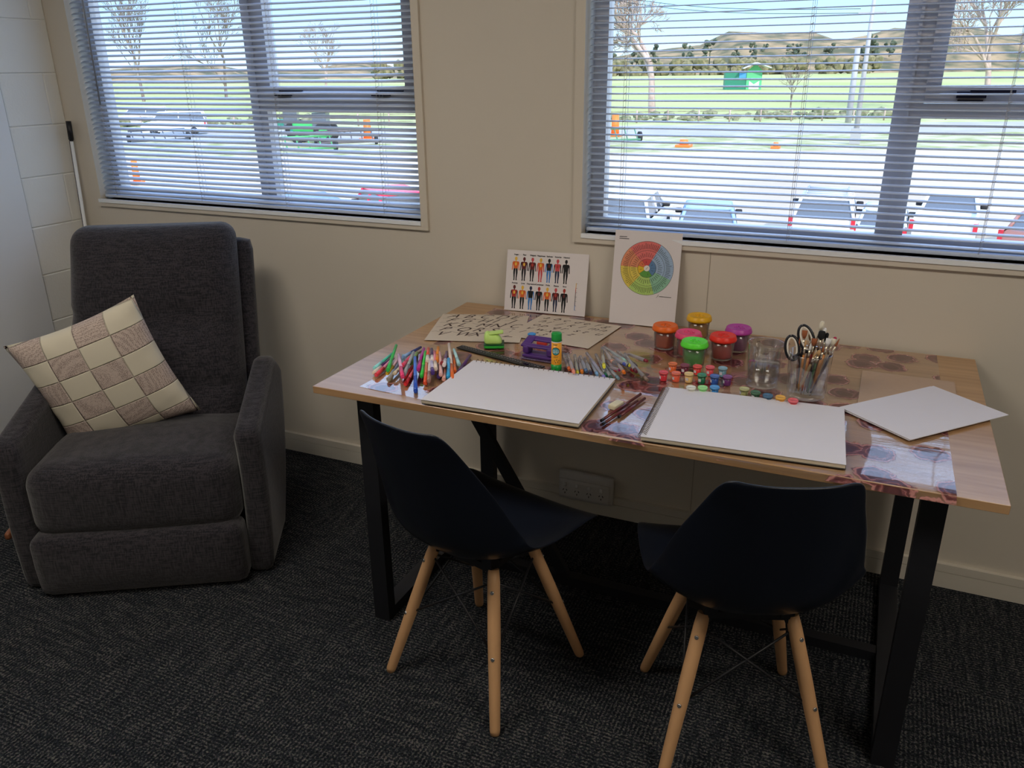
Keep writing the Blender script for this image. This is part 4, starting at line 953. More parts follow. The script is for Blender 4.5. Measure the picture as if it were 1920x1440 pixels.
for (x0, y0, x1, y1, lab) in ((1201, 739, 1127, 789, 'maroon pencil, left one of the pair touching the eraser'), (1195, 752, 1130, 795, 'maroon pencil, right one of the pair touching the eraser'), (1209, 747, 1160, 782, 'shorter maroon pencil lying alone beside the right pad')):
    pen('pencil', lab, 'pencil', (x0, y0), (x1, y1), 0.0037, [('shaft', 0, 0.94, 0.0037, 0.0037, m_pm), ('end_cap', 0.94, 1, 0.0038, 0.0036, m_pk)], 'maroon pencils between the sketch pads', guess=0.004)

# ================================================================== CHAIRS
m_shell = mat('black_shell', (0.007, 0.010, 0.019), 0.30, noise=0.1, nscale=8, spec=0.5)
m_beech = mat('beech', (0.62, 0.36, 0.18), 0.45, noise=0.10, nscale=14, stretch=(1, 1, 0.12))
m_bolt = mat('bolt_steel', (0.6, 0.6, 0.6), 0.25, metal=0.9, noise=0.03)
def side_chair(label, loc, rz, group):
    t = thing('side_chair', label, 'chair', loc, rz, group)
    prof = [(0.232, 0.412, 0.185), (0.222, 0.430, 0.212), (0.19, 0.441, 0.226), (0.12, 0.440, 0.233), (0.04, 0.432, 0.236), (-0.04, 0.426, 0.236), (-0.11, 0.428, 0.233), (-0.165, 0.446, 0.230),
            (-0.200, 0.486, 0.222), (-0.218, 0.54, 0.214), (-0.232, 0.60, 0.200), (-0.248, 0.66, 0.184), (-0.263, 0.72, 0.160), (-0.277, 0.77, 0.145), (-0.285, 0.80, 0.134), (-0.289, 0.815, 0.123), (-0.290, 0.820, 0.105)]
    rise = [0.0, 0.006, 0.018, 0.032, 0.045, 0.06, 0.08, 0.10, 0.105, 0.095, 0.082, 0.068, 0.052, 0.038, 0.028, 0.022, 0.018]
    bm = NB(); g = []; nu = 16
    for i, (y, z, hw) in enumerate(prof):
        a = prof[max(0, i-1)]; b = prof[min(len(prof)-1, i+1)]
        ty, tz = b[0]-a[0], b[1]-a[1]; l = math.hypot(ty, tz); ny, nz = -(-tz)/l*1.0, -(ty)/l
        ny, nz = tz/l, -ty/l      # inward / upward normal of the shell
        row = []
        for k in range(nu+1):
            u = k/nu*2-1; h = rise[i]*abs(u)**2.6
            row.append(bm.verts.new((u*hw*(1-0.0*h), y+ny*h, z+nz*h)))
        g.append(row)
    for a, b in zip(g, g[1:]):
        for k in range(nu):
            f = bm.faces.new((a[k], a[k+1], b[k+1], b[k])); f.smooth = True
    o = obj('shell', bm, m_shell, t); s = o.modifiers.new('s', 'SOLIDIFY'); s.thickness = 0.006; s.offset = 0
    o.modifiers.new('ss', 'SUBSURF').levels = 1; o.modifiers['ss'].render_levels = 2
    for sx_ in (-1, 1):
        for sy_ in (-1, 1):
            top = Vector((sx_*0.098, sy_*0.075, 0.385)); ft = Vector((sx_*0.186, sy_*0.186, 0.0)); d = ft-top
            bm = NB(); tube(bm, [top, top+d*0.08, top+d*0.4, top+d*0.97, ft], [0.0140, 0.0160, 0.0165, 0.0132, 0.0115], 16)
            lg = obj('leg', bm, m_beech, t)
            outw = Vector((sx_*0.45, sy_, 0.25)).normalized()
            for q in (0.13, 0.53):
                c_ = top+d*q; bm = NB(); tube(bm, [c_+outw*0.0145, c_+outw*0.0180], [0.0055, 0.0045], 10); obj('bolt', bm, m_bolt, lg)
    bm = NB()
    for sx_ in (-1, 1): bar(bm, (sx_*0.085, -0.085, 0.378), (sx_*0.085, 0.085, 0.378), 0.02, 0.006)
    for sy_ in (-1, 1): bar(bm, (-0.10, sy_*0.072, 0.384), (0.10, sy_*0.072, 0.384), 0.02, 0.02)
    for sx_ in (-1, 1):
        for sy_ in (-1, 1): bar(bm, (sx_*0.085, sy_*0.072, 0.38), (sx_*0.085, sy_*0.072, 0.418), 0.03, 0.03)
    obj('seat_mount', bm, m_blackmetal, t)
    def at_(sx_, sy_, q): 
        top = Vector((sx_*0.098, sy_*0.075, 0.385)); return top+(Vector((sx_*0.186, sy_*0.186, 0))-top)*q
    cs = [(-1, -1), (1, -1), (1, 1), (-1, 1)]
    for i in range(4):
        A, B = cs[i], cs[(i+1) % 4]
        for (p, q) in ((at_(*A, 0.08), at_(*B, 0.53)), (at_(*B, 0.08), at_(*A, 0.53))):
            bm = NB(); tube(bm, [p, q], 0.0030, 8); obj('wire_brace', bm, m_blackmetal, t)
    return t
ch = side_chair('black shell chair on beech legs, left one at the desk, turned towards the right', (0.959, -0.897, 0), -math.radians(14.5), 'black shell chairs at the desk')
c2 = dup(ch, (1.607, -0.855, 0), math.radians(21.5), 'black shell chair on beech legs, right one at the desk, back square to the viewer', 'chair', 'black shell chairs at the desk')

# ================================================================== RECLINER
def fabric():
    m = bpy.data.materials.new('charcoal_fabric'); m.use_nodes = True; N, L = nodes_of(m); b = N['Principled BSDF']
    b.inputs['Roughness'].default_value = 0.9; b.inputs['Specular IOR Level'].default_value = 0.2; b.inputs['Sheen Weight'].default_value = 0.25
    t = N.new('ShaderNodeTexCoord')
    ws = []
    for sc in ((260, 260, 30), (30, 30, 330)):
        mp = N.new('ShaderNodeMapping'); mp.inputs['Scale'].default_value = sc; L.new(t.outputs['Object'], mp.inputs[0])
        n = N.new('ShaderNodeTexNoise'); n.inputs['Scale'].default_value = 1; n.inputs['Detail'].default_value = 2; L.new(mp.outputs[0], n.inputs[0]); ws.append(n)
    ad = N.new('ShaderNodeMath'); ad.operation = 'ADD'; L.new(ws[0].outputs[0], ad.inputs[0]); L.new(ws[1].outputs[0], ad.inputs[1])
    cr = N.new('ShaderNodeValToRGB'); L.new(ad.outputs[0], cr.inputs[0]); e = cr.color_ramp.elements
    cr.color_ramp.elements[0].position = 0.7; e[0].color = (0.011, 0.011, 0.015, 1); e[1].position = 1.0; e[1].color = (0.043, 0.038, 0.046, 1)
    dv = N.new('ShaderNodeMath'); dv.operation = 'MULTIPLY'; dv.inputs[1].default_value = 0.85; L.new(ad.outputs[0], dv.inputs[0]); L.new(dv.outputs[0], cr.inputs[0])
    L.new(cr.outputs[0], b.inputs['Base Color'])
    bp = N.new('ShaderNodeBump'); bp.inputs['Strength'].default_value = 0.5; bp.inputs['Distance'].default_value = 0.002; L.new(ad.outputs[0], bp.inputs['Height']); L.new(bp.outputs[0], b.inputs['Normal'])
    return m
m_fab = fabric()
# local frame: +x viewer's right, -y towards the viewer (front)
RA = math.atan2(0.514, 0.857)
rc = thing('recliner', 'charcoal fabric recliner armchair in the corner by the left window', 'armchair', (-0.38, -0.68, 0), RA)
def arm(sg):
    def df(p):
        # p.y: -front ... +back ; shape the side profile
        fy = (p.y+0.0)                        # centre 0
        z = p.z
        top = 0.500+0.09*min(1, max(0, (p.y+0.34)/0.42)) - 0.25*max(0, (p.y-0.12)/0.30)
        zz = z/0.60*top if z > 0 else z
        x = p.x
        x += sg*0.012*math.sin(PI*min(1, max(0, zz/0.6)))   # slight outward swell
        yy = -0.35+(p.y+0.35)*(1-0.50*(1-min(1, z/0.6)))
        return Vector((x, yy, max(0.0, zz)+0.004))
    bm = NB(); rbox(bm, 0.078, 0.56, 0.60, 0.028, 16, deform=df, c=(sg*0.345, -0.07, 0.30)); return bm
for sg in (-1, 1): obj('arm', arm(sg), m_fab, rc)
def seatd(p):
    q = p.copy(); u = p.x/0.31
    q.z += 0.018*(1-u*u)*(1 if p.z > 0.3 else 0)
    q.z -= 0.05*max(0, (p.y+0.10)/0.35)*(1 if p.z > 0.3 else 0)
    if p.y < -0.28: q.y -= 0.022*(1-u*u)*math.sin(PI*max(0, min(1, (p.z-0.18)/0.25)))
    return q
bm = NB(); rbox(bm, 0.628, 0.52, 0.235, 0.062, 16, deform=seatd, c=(0, -0.125, 0.305)); obj('seat_cushion', bm, m_fab, rc)
def footd(p):
    q = p.copy(); u = p.x/0.31
    if p.y < -0.33: q.y -= 0.016*(1-u*u)*math.sin(PI*max(0, min(1, (p.z-0.02)/0.17)))
    q.y += 0.012*max(0, (0.10-p.z)/0.10)
    return q
bm = NB(); rbox(bm, 0.632, 0.11, 0.215, 0.034, 14, deform=footd, c=(0, -0.368, 0.110)); obj('footrest', bm, m_fab, rc)
def backd(p):
    # p.z 0..0.68 along the back
    q = p.copy(); u = (p.x)/0.29; h = p.z
    front = p.y < 0
    taper = 1-0.06*max(0, h/0.68)
    q.x = p.x*taper
    if front:
        puff = 0.024*(1-u*u)
        puff += 0.032*math.sin(PI*min(1, max(0, (h-0.39)/0.29)))*(1-u**4) if h > 0.39 else 0.026*math.sin(PI*min(1, max(0, (h-0.13)/0.26)))*(1-u**4) if h > 0.13 else 0.01
        for s in (0.39, 0.15):
            puff -= 0.020*math.exp(-((h-s-0.012*math.sin(u*5))/0.012)**2)*(0.4+0.6*abs(u))
        q.y -= puff
    sl = 0.42
    return Vector((q.x-0.028, q.y+sl*h*0.93, 0.36+h*0.95))
bm = NB(); rbox(bm, 0.600, 0.13, 0.70, 0.058, 26, deform=backd, c=(0, 0, 0.35)); 
bk = obj('back_cushion', bm, m_fab, rc, loc=(0, 0.095, 0))
bm = NB()
def shd(p): return Vector((p.x*(1-0.05*p.z)-0.005, p.y+0.40*p.z*0.93, 0.40+p.z*0.93))
rbox(bm, 0.625, 0.075, 0.60, 0.03, 10, deform=shd, c=(0.0, 0, 0.30)); obj('back_shell', bm, m_fab, rc, loc=(0, 0.19, 0))
bm = NB(); rbox(bm, 0.60, 0.52, 0.14, 0.02, 6, c=(0, 0.02, 0.115)); obj('base', bm, mat('recliner_base', (0.02, 0.02, 0.022), 0.8, noise=0.1), rc)
bm = NB()
for sx_ in (-1, 1):
    for sy_ in (-1, 1): rbox(bm, 0.05, 0.05, 0.05, 0.01, 3, c=(sx_*0.26, 0.0+sy_*0.22, 0.025))
obj('feet', bm, m_blackmetal, rc)
bm = NB(); tube(bm, [(-0.40, -0.18, 0.16), (-0.45, -0.20, 0.15)], 0.008, 8); rbox(bm, 0.022, 0.12, 0.028, 0.01, 5, c=(-0.455, -0.19, 0.14)); obj('recline_lever', bm, mat('lever_wood', (0.25, 0.09, 0.04), 0.4, noise=0.1), rc)

# ---- patchwork cushion
def patch_mat():
    m = bpy.data.materials.new('patchwork'); m.use_nodes = True; N, L = nodes_of(m); b = N['Principled BSDF']; b.inputs['Roughness'].default_value = 0.85
    t = N.new('ShaderNodeTexCoord'); s = N.new('ShaderNodeSeparateXYZ'); L.new(t.outputs['Object'], s.inputs[0])
    def cell(o_, sz, off):
        a = N.new('ShaderNodeMath'); a.operation = 'MULTIPLY_ADD'; a.inputs[1].default_value = 1/sz; a.inputs[2].default_value = off; L.new(s.outputs[o_], a.inputs[0])
        f = N.new('ShaderNodeMath'); f.operation = 'FLOOR'; L.new(a.outputs[0], f.inputs[0])
        fr = N.new('ShaderNodeMath'); fr.operation = 'FRACT'; L.new(a.outputs[0], fr.inputs[0])
        pp = N.new('ShaderNodeMath'); pp.operation = 'PINGPONG'; pp.inputs[1].default_value = 0.5; L.new(a.outputs[0], pp.inputs[0])
        return f, pp
    fx, px_ = cell('X', 0.1125, 10.0); fz, pz_ = cell('Z', 0.080, 11.19)
    ad = N.new('ShaderNodeMath'); ad.operation = 'ADD'; L.new(fx.outputs[0], ad.inputs[0]); L.new(fz.outputs[0], ad.inputs[1])
    md = N.new('ShaderNodeMath'); md.operation = 'MODULO'; md.inputs[1].default_value = 2; L.new(ad.outputs[0], md.inputs[0])
    vo = N.new('ShaderNodeTexVoronoi'); vo.inputs['Scale'].default_value = 190; vo.inputs['Randomness'].default_value = 0.35; L.new(t.outputs['Object'], vo.inputs[0])
    cr = N.new('ShaderNodeValToRGB'); L.new(vo.outputs[0], cr.inputs[0]); cr.color_ramp.elements[0].position = 0.25; cr.color_ramp.elements[0].color = (0.27, 0.205, 0.18, 1); cr.color_ramp.elements[1].position = 0.55; cr.color_ramp.elements[1].color = (0.56, 0.46, 0.41, 1)
    mx = N.new('ShaderNodeMix'); mx.data_type = 'RGBA'; mx.inputs[6].default_value = (0.66, 0.61, 0.49, 1); L.new(md.outputs[0], mx.inputs[0]); L.new(cr.outputs[0], mx.inputs[7])
    L.new(mx.outputs[2], b.inputs['Base Color'])
    mn = N.new('ShaderNodeMath'); mn.operation = 'MINIMUM'; L.new(px_.outputs[0], mn.inputs[0]); L.new(pz_.outputs[0], mn.inputs[1])
    mr = N.new('ShaderNodeMapRange'); mr.inputs[1].default_value = 0; mr.inputs[2].default_value = 0.035; L.new(mn.outputs[0], mr.inputs[0])
    bp = N.new('ShaderNodeBump'); bp.inputs['Strength'].default_value = 0.9; bp.inputs['Distance'].default_value = 0.004; L.new(mr.outputs[0], bp.inputs['Height']); L.new(bp.outputs[0], b.inputs['Normal'])
    return m
bm = NB(); n = 28; S = 0.235; grid = {}
for side_ in (-1, 1):
    for i in range(n+1):
        for j in range(n+1):
            u, v = i/n*2-1, j/n*2-1
            edge = max(abs(u), abs(v))
            if edge > 0.9999 and (i, j) in grid: grid[(side_, i, j)] = grid[(i, j)]; continue
            th = 0.072*((1-abs(u)**2.4)*(1-abs(v)**2.4))**0.55
            pin = 1-0.085*(1-u*u*0.0)*(abs(v)**3)*(1-u*u)  # sides curve in between the corners
            pin2 = 1-0.085*(abs(u)**3)*(1-v*v)
            x = u*S*pin2; z = v*S*pin
            wr = (0.004*math.sin(u*17+v*11)+0.003*math.sin(v*23-u*6))*edge**4*(1-edge**12)
            vv = bm.verts.new((x, side_*(th+wr), z)); grid[(side_, i, j)] = vv
            if edge > 0.9999: grid[(i, j)] = vv
for side_ in (-1, 1):
    for i in range(n):
        for j in range(n):
            q = [grid[(side_, i, j)], grid[(side_, i+1, j)], grid[(side_, i+1, j+1)], grid[(side_, i, j+1)]]
            if side_ > 0: q = q[::-1]
            f = bm.faces.new(q); f.smooth = True
cu = obj('scatter_cushion', bm, patch_mat())
CUS = (-0.626, -0.672, 0.527, 0.016, -0.337, 0.611)
Mr = Matrix.Rotation(CUS[5], 4, 'Z') @ Matrix.Rotation(CUS[3], 4, 'X') @ Matrix.Rotation(CUS[4], 4, 'Y')
CC = Vector(CUS[:3]); CK = 0.935
cu.matrix_world = Matrix.Translation(CAMP+(CC-CAMP)*CK) @ Mr @ Matrix.Scale(CK, 4)
tag(cu, 'patchwork cushion in cream and beige checks leaning in the recliner', 'cushion')

# ---- pole in the corner
t = thing('telescopic_pole', 'slim white pole with a black grip leaning in the corner behind the recliner', 'pole', (XL+0.03, -0.05, 0))
p_top = hit(128, 227, 0, XL+0.045); p_bot = hit(160, 425, 0, XL+0.05); dirp = (p_bot-p_top).normalized(); foot = p_top+dirp*((0.004-p_top.z)/dirp.z)
o_ = Vector((XL+0.03, -0.05, 0)); p1 = p_top+dirp*0.075
bm = NB(); tube(bm, [p_top-o_, p1-o_], [0.0105, 0.0105], 12); tube(bm, [p1-o_, p1+dirp*0.006-o_], [0.0085, 0.008], 12); obj('grip', bm, m_blackmetal, t)
bm = NB(); tube(bm, [p1+dirp*0.006-o_, foot-o_], [0.0070, 0.0070], 12); obj('shaft', bm, mat('pole_white', (0.85, 0.88, 0.9), 0.3, noise=0.02), t)
bm = NB(); sd_ = Vector((-1, -0.4, 0)).normalized()*0.0062; tube(bm, [p1+dirp*0.006-o_+sd_, foot-o_+sd_+Vector((0, 0, 0.004))], [0.004, 0.004], 8); obj('dark_stripe', bm, mat('pole_navy', (0.01, 0.015, 0.05), 0.3, noise=0.1), t)

# ---- power outlet on the skirting duct
t = thing('power_outlet', 'white four-gang power outlet on the skirting behind the desk', 'power outlet', (0.943, -0.016, 0.052))
mw_ = mat('outlet_plastic', (0.62, 0.60, 0.58), 0.4, noise=0.02); mh = mat('outlet_holes', (0.01, 0.01, 0.01), 0.8, noise=0.1)
bm = NB(); rbox(bm, 0.205, 0.018, 0.108, 0.003, 4, c=(0, -0.009, 0.058)); obj('mounting_block', bm, mw_, t)
bm = NB(); rbox(bm, 0.192, 0.008, 0.078, 0.003, 4, c=(-0.004, -0.0222, 0.044)); obj('face_plate', bm, mw_, t)
for k in range(4):
    x = -0.076+0.046*k
    bm = NB(); rbox(bm, 0.011, 0.005, 0.015, 0.0015, 3, c=(x, -0.0285, 0.064)); obj('switch', bm, mat('switch_white', (0.8, 0.8, 0.8), 0.3, noise=0.02), t)
    bm = NB()
    for dx, dz, an in ((-0.0065, 0.006, 0.5), (0.0065, 0.006, -0.5), (0, -0.006, 0)):
        M = Matrix.Translation((x+dx, -0.0263, 0.034+dz)) @ Matrix.Rotation(an, 4, 'Y'); box(bm, -0.0012, 0.0012, -0.0006, 0.0006, -0.0035, 0.0035, 0, M)
    obj('socket', bm, mh, t)

# ================================================================== OUTDOORS (the room is on an upper floor)
GZ = -3.8
FH = Vector((-math.sin(YAW), math.cos(YAW), 0)); RH = Vector((math.cos(YAW), math.sin(YAW), 0))
def OP(dx, dist, z=GZ): p = CAMP+FH*dist+RH*dx; return Vector((p.x, p.y, z))
def gmat(name, c1, c2, scale, det=6, rough=0.95):
    m = bpy.data.materials.new(name); m.use_nodes = True; N, L = nodes_of(m); b = N['Principled BSDF']; b.inputs['Roughness'].default_value = rough; b.inputs['Specular IOR Level'].default_value = 0.1
    t = N.new('ShaderNodeTexCoord'); n = N.new('ShaderNodeTexNoise'); n.inputs['Scale'].default_value = scale; n.inputs['Detail'].default_value = det; L.new(t.outputs['Object'], n.inputs[0])
    cr = N.new('ShaderNodeValToRGB'); cr.color_ramp.elements[0].position = 0.38; cr.color_ramp.elements[1].position = 0.62; cr.color_ramp.elements[0].color = tuple(c1)+(1,); cr.color_ramp.elements[1].color = tuple(c2)+(1,)
    L.new(n.outputs[0], cr.inputs[0]); L.new(cr.outputs[0], b.inputs['Base Color']); return m
def ground(name, d0, d1, m, z=GZ, w0=-260, w1=260):
    bm = NB(); A = [OP(w0, d0, z), OP(w1, d0, z), OP(w1, d1, z), OP(w0, d1, z)]
    poly(bm, A); B = [p-Vector((0, 0, 0.4)) for p in A]
    for i in range(4): poly(bm, [A[i], B[i], B[(i+1) % 4], A[(i+1) % 4]])
    struct(name, bm, m)
m_grass = gmat('pasture', (0.37, 0.40, 0.15), (0.46, 0.45, 0.21), 0.02)
m_dry = gmat('rough_grass', (0.30, 0.32, 0.14), (0.52, 0.47, 0.33), 0.6)
m_road = gmat('road_asphalt', (0.36, 0.34, 0.32), (0.42, 0.40, 0.37), 0.3)
m_yard = gmat('yard_gravel', (0.47, 0.385, 0.29), (0.54, 0.455, 0.355), 0.15)
ground('ground', 4.5, 57, m_yard, GZ-0.03); ground('ground_verge', 57, 71, m_dry, GZ-0.02); ground('ground_road', 71, 84, m_road, GZ-0.01); ground('ground_roadside', 84, 104, gmat('verge', (0.38, 0.42, 0.17), (0.50, 0.50, 0.27), 0.3), GZ)
ground('ground_field', 104, 1200, m_grass, GZ-0.02, -900, 900)
# distant hill, rising to the right
bm = NB(); n = 60; rows = []
for i in range(n+1):
    x = -700+1500*i/n; hgt = 8+26*max(0, min(1, (x+60)/330))+5*math.sin(i*0.9)+3*math.sin(i*2.3)
    rows.append([bm.verts.new(OP(x, 640, GZ)), bm.verts.new(OP(x, 720, GZ+hgt*0.6)), bm.verts.new(OP(x, 800, GZ+hgt)), bm.verts.new(OP(x, 1000, GZ-2))])
for a, b in zip(rows, rows[1:]):
    for k in range(3):
        f = bm.faces.new((a[k], b[k], b[k+1], a[k+1])); f.smooth = True
struct('ground_hill', bm, gmat('hill_scrub', (0.10, 0.10, 0.055), (0.38, 0.26, 0.14), 0.05))
def blob_tree(name, label, cat, pos, w_, h_, m, group=None, n=26, seed=0):
    rnd = random.Random(seed); bm = NB()
    for k in range(n):
        a = rnd.uniform(0, 2*PI); rr = math.sqrt(rnd.random())*0.42; zz = rnd.uniform(0.12, 0.95); s = rnd.uniform(0.10, 0.2)*(1.15-zz*0.5)
        M = Matrix.Translation((w_*rr*math.cos(a)*(1.1-zz*0.5), w_*rr*math.sin(a)*(1.1-zz*0.5), h_*zz)) @ Matrix.Diagonal((w_*s, w_*s, h_*s*0.8, 1))
        r = bmesh.ops.create_icosphere(bm, subdivisions=1, radius=1, matrix=M)
        for v in r['verts']: v.co += Vector((rnd.uniform(-1, 1), rnd.uniform(-1, 1), rnd.uniform(-1, 1)))*0.05*w_*s*4
    tube(bm, [(0, 0, -0.5), (0, 0, h_*0.5)], w_*0.03, 6)
    o = obj(name, bm, m, None, loc=pos); tag(o, label, cat, group); return o
m_pine = gmat('conifer', (0.05, 0.07, 0.05), (0.14, 0.15, 0.09), 0.5)
ORD = ['leftmost', 'second', 'third', 'fourth', 'fifth', 'sixth', 'seventh', 'eighth', 'ninth', 'tenth', 'eleventh', 'twelfth', 'thirteenth', 'fourteenth', 'fifteenth', 'sixteenth']
for k in range(16):
    dx = 55+k*14+random.uniform(-4, 4); d_ = 655+random.uniform(0, 60)
    blob_tree('hill_tree', 'small dark evergreen on the distant hillside, %s counting from the left' % ORD[k], 'tree', OP(dx*1.2-15, d_, GZ+3+max(0, (dx-10))*0.035), 10+random.uniform(0, 5), 12+random.uniform(0, 8), m_pine, 'dark trees on the distant hillside', 14, k)
bm = NB()    # shelter belt across the far side of the pasture
rnd = random.Random(5)
for k in range(330):
    dx = rnd.uniform(-95, 260); p = OP(dx, 600+rnd.uniform(0, 14), GZ+rnd.uniform(0, 9)); s = rnd.uniform(2.0, 3.6)
    bmesh.ops.create_icosphere(bm, subdivisions=1, radius=1, matrix=Matrix.Translation(p) @ Matrix.Diagonal((s*1.4, s, s*1.3, 1)))
o = obj('shelter_belt', bm, gmat('belt_leaf', (0.12, 0.12, 0.06), (0.26, 0.22, 0.12), 0.4)); tag(o, 'long brown-green tree belt along the far edge of the pasture', 'hedge'); o['kind'] = 'stuff'

def bare_tree(label, pos, h_, spread, seed, m, depth=6, r0=None, group=None, bushy=1.0, trunk=0.25, lean=0):
    rnd = random.Random(seed); bm = NB(); r0 = r0 or h_*0.022
    def br(p, d, L_, r, lv):
        q = p; dd = d.copy(); pts = [p]; rs = [r]
        for s in range(3):
            dd = (dd+Vector((rnd.uniform(-1, 1), rnd.uniform(-1, 1), rnd.uniform(-0.4, 0.8)))*0.16).normalized(); q = q+dd*L_/3; pts.append(q); rs.append(r*(1-0.12*(s+1)))
        tube(bm, pts, rs, 5 if lv < 3 else 3, cap=False)
        if lv >= depth: return
        for k in range(3 if lv < depth-1 else 4):
            a = rnd.uniform(0, 2*PI); u, v = frame_of(dd); sp = rnd.uniform(0.35, 0.85)*spread
            nd = (dd+(u*math.cos(a)+v*math.sin(a))*sp+Vector((0, 0, 0.12))).normalized()
            st = pts[-1] if k == 0 else pts[rnd.choice((1, 2, 3))]
            br(st, nd, L_*rnd.uniform(0.62, 0.80), max(r*0.60, 0.018*h_/14), lv+1)
    br(Vector((0, 0, 0)), Vector((lean, 0, 1)).normalized(), h_*trunk, r0, 0)
    o = obj('bare_tree', bm, m, None, loc=pos); return tag(o, label, 'tree', group)
m_bark = gmat('bark_pale', (0.36, 0.27, 0.21), (0.54, 0.42, 0.35), 1.5)
m_bark2 = gmat('bark_grey', (0.16, 0.12, 0.09), (0.34, 0.28, 0.22), 1.5)
def gp(px, py): return onz(px, py, GZ)
bare_tree('large leafless tree with pinkish bark, left in the right window', gp(1222, 216), 25, 1.05, 3, m_bark, 7, 0.5, trunk=0.24)
bare_tree('small leafless tree beside the green shed, by the roadside fence', gp(1482, 210), 9.0, 0.9, 8, m_bark2, 5, 0.12, trunk=0.22)
bare_tree('large leafless tree behind the right part of the right window', gp(1845, 205), 26, 1.0, 12, m_bark, 7, 0.45, trunk=0.25)
bare_tree('leafless tree seen at the far left in the left window', gp(270, 190), 25, 0.85, 21, m_bark2, 6, 0.35, trunk=0.33)
bare_tree('leafless tree left of the mullion in the left window', gp(425, 186), 25, 0.85, 22, m_bark2, 6, 0.35, trunk=0.33)
bare_tree('pale leafless tree right of the mullion in the left window', gp(610, 180), 22, 1.0, 23, m_bark, 6, 0.35, trunk=0.25)
# green shed with a blue sign
def facing(p): d = Vector((p.x-CAMP.x, p.y-CAMP.y)); return math.atan2(d.y, d.x)-PI/2
p = gp(1393, 168); t = thing('green_shed', 'green shed with white gable and blue sign out in the pasture', 'shed', p, facing(p)+0.12)
m_g1 = mat('shed_green_dark', (0.02, 0.20, 0.12), 0.5, noise=0.05); m_g2 = mat('shed_green', (0.10, 0.46, 0.22), 0.5, noise=0.05); m_wh = mat('shed_white', (0.85, 0.85, 0.85), 0.5, noise=0.03)
bm = NB(); box(bm, -4.5, 0.6, 0, 4, 0, 4.2); obj('side_wall', bm, m_g1, t)
bm = NB(); box(bm, 0.6, 4.3, -0.2, 4, 0, 4.3); poly(bm, [(0.6, -0.2, 4.3), (4.3, -0.2, 4.3), (2.6, -0.2, 6.0)]); obj('front_wall', bm, m_g2, t)
bm = NB(); poly(bm, [(1.3, -0.25, 2.0), (2.45, -0.25, 1.2), (3.7, -0.25, 2.0), (3.7, -0.25, 0.1), (1.3, -0.25, 0.1)]); o = obj('white_door', bm, m_wh, t)
bm = NB(); box(bm, -1.2, 0.5, -0.15, -0.01, 2.7, 4.1); obj('sign', bm, mat('sign_blue', (0.06, 0.28, 0.55), 0.5, noise=0.05), t)
bm = NB(); box(bm, -4.9, 2.0, -0.3, 4.3, 5.6, 5.9); bar(bm, (-0.6, -0.4, 4.9), (2.6, -0.4, 6.2), 0.2, 5); bar(bm, (2.6, -0.4, 6.2), (6.0, -0.4, 5.0), 0.2, 5); obj('roof', bm, mat('roof_grey', (0.6, 0.6, 0.6), 0.5, noise=0.03), t)
bm = NB()
for k in range(5): box(bm, -4.4+k*1.2, -4.25+k*1.2, 0.05, 0.2, 4.2, 5.6)
obj('posts', bm, m_bark2, t)
# lamp post and power pole
m_pole = mat('pole_concrete', (0.40, 0.39, 0.38), 0.7, noise=0.05)
b = gp(1590, 230); bm = NB(); tube(bm, [(0, 0, 0), (0, 0, 6.9)], [0.30, 0.25], 8); tag(obj('concrete_pole', bm, m_pole, None, loc=b), 'thick pale concrete post across the road, the shorter of two', 'post')
b = gp(1602, 270); t = thing('power_pole', 'tall pale power pole at the road edge beside the mullion', 'power pole', b, 0)
bm = NB(); tube(bm, [(0, 0, 0), (0, 0, 11.5)], [0.2, 0.11], 8); obj('pole_shaft', bm, m_pole, t)
bm = NB(); box(bm, -0.35, 0.35, -0.25, 0.25, 0, 1.1); obj('footing', bm, m_pole, t)
bm = NB(); box(bm, -0.9, 0.9, -0.08, 0.08, 8.6, 8.75); obj('crossarm', bm, m_pole, t)
bm = NB()
for k in range(2):
    pts = []
    for q in range(11): s = q/10; pts.append((-0.8-34*s, 0.5*k+6*s, 8.7-1.6*math.sin(PI*s)+6*s+k*0.3))
    tube(bm, pts, 0.02, 4)
obj('wire', bm, m_blackmetal, t)
# roadside fence
t = thing('roadside_fence', 'post and wire fence along the far side of the road', 'fence', OP(0, 88), YAW)
for k in range(46):
    bm = NB(); tube(bm, [(-70+k*3.2, 0, 0), (-70+k*3.2, 0, 1.25)], 0.09, 5); obj('post', bm, m_bark, t)
bm = NB()
for z in (0.4, 0.75, 1.1): tube(bm, [(-70, 0, z), (76, 0, z)], 0.03, 4)
obj('wires', bm, m_bark2, t)
bm = NB(); rnd = random.Random(9)
for k in range(260):
    dx = rnd.choice((rnd.uniform(-75, -20), rnd.uniform(10, 60))); p = OP(dx, 91+rnd.uniform(-1, 3), GZ+rnd.uniform(0, 0.8)); s = rnd.uniform(0.2, 0.5)
    bmesh.ops.create_icosphere(bm, subdivisions=1, radius=1, matrix=Matrix.Translation(p) @ Matrix.Diagonal((s*1.8, s, s, 1)))
o = obj('roadside_scrub', bm, gmat('scrub', (0.14, 0.16, 0.09), (0.30, 0.30, 0.18), 2)); tag(o, 'low dark scrub growing along the roadside fence', 'scrub'); o['kind'] = 'stuff'

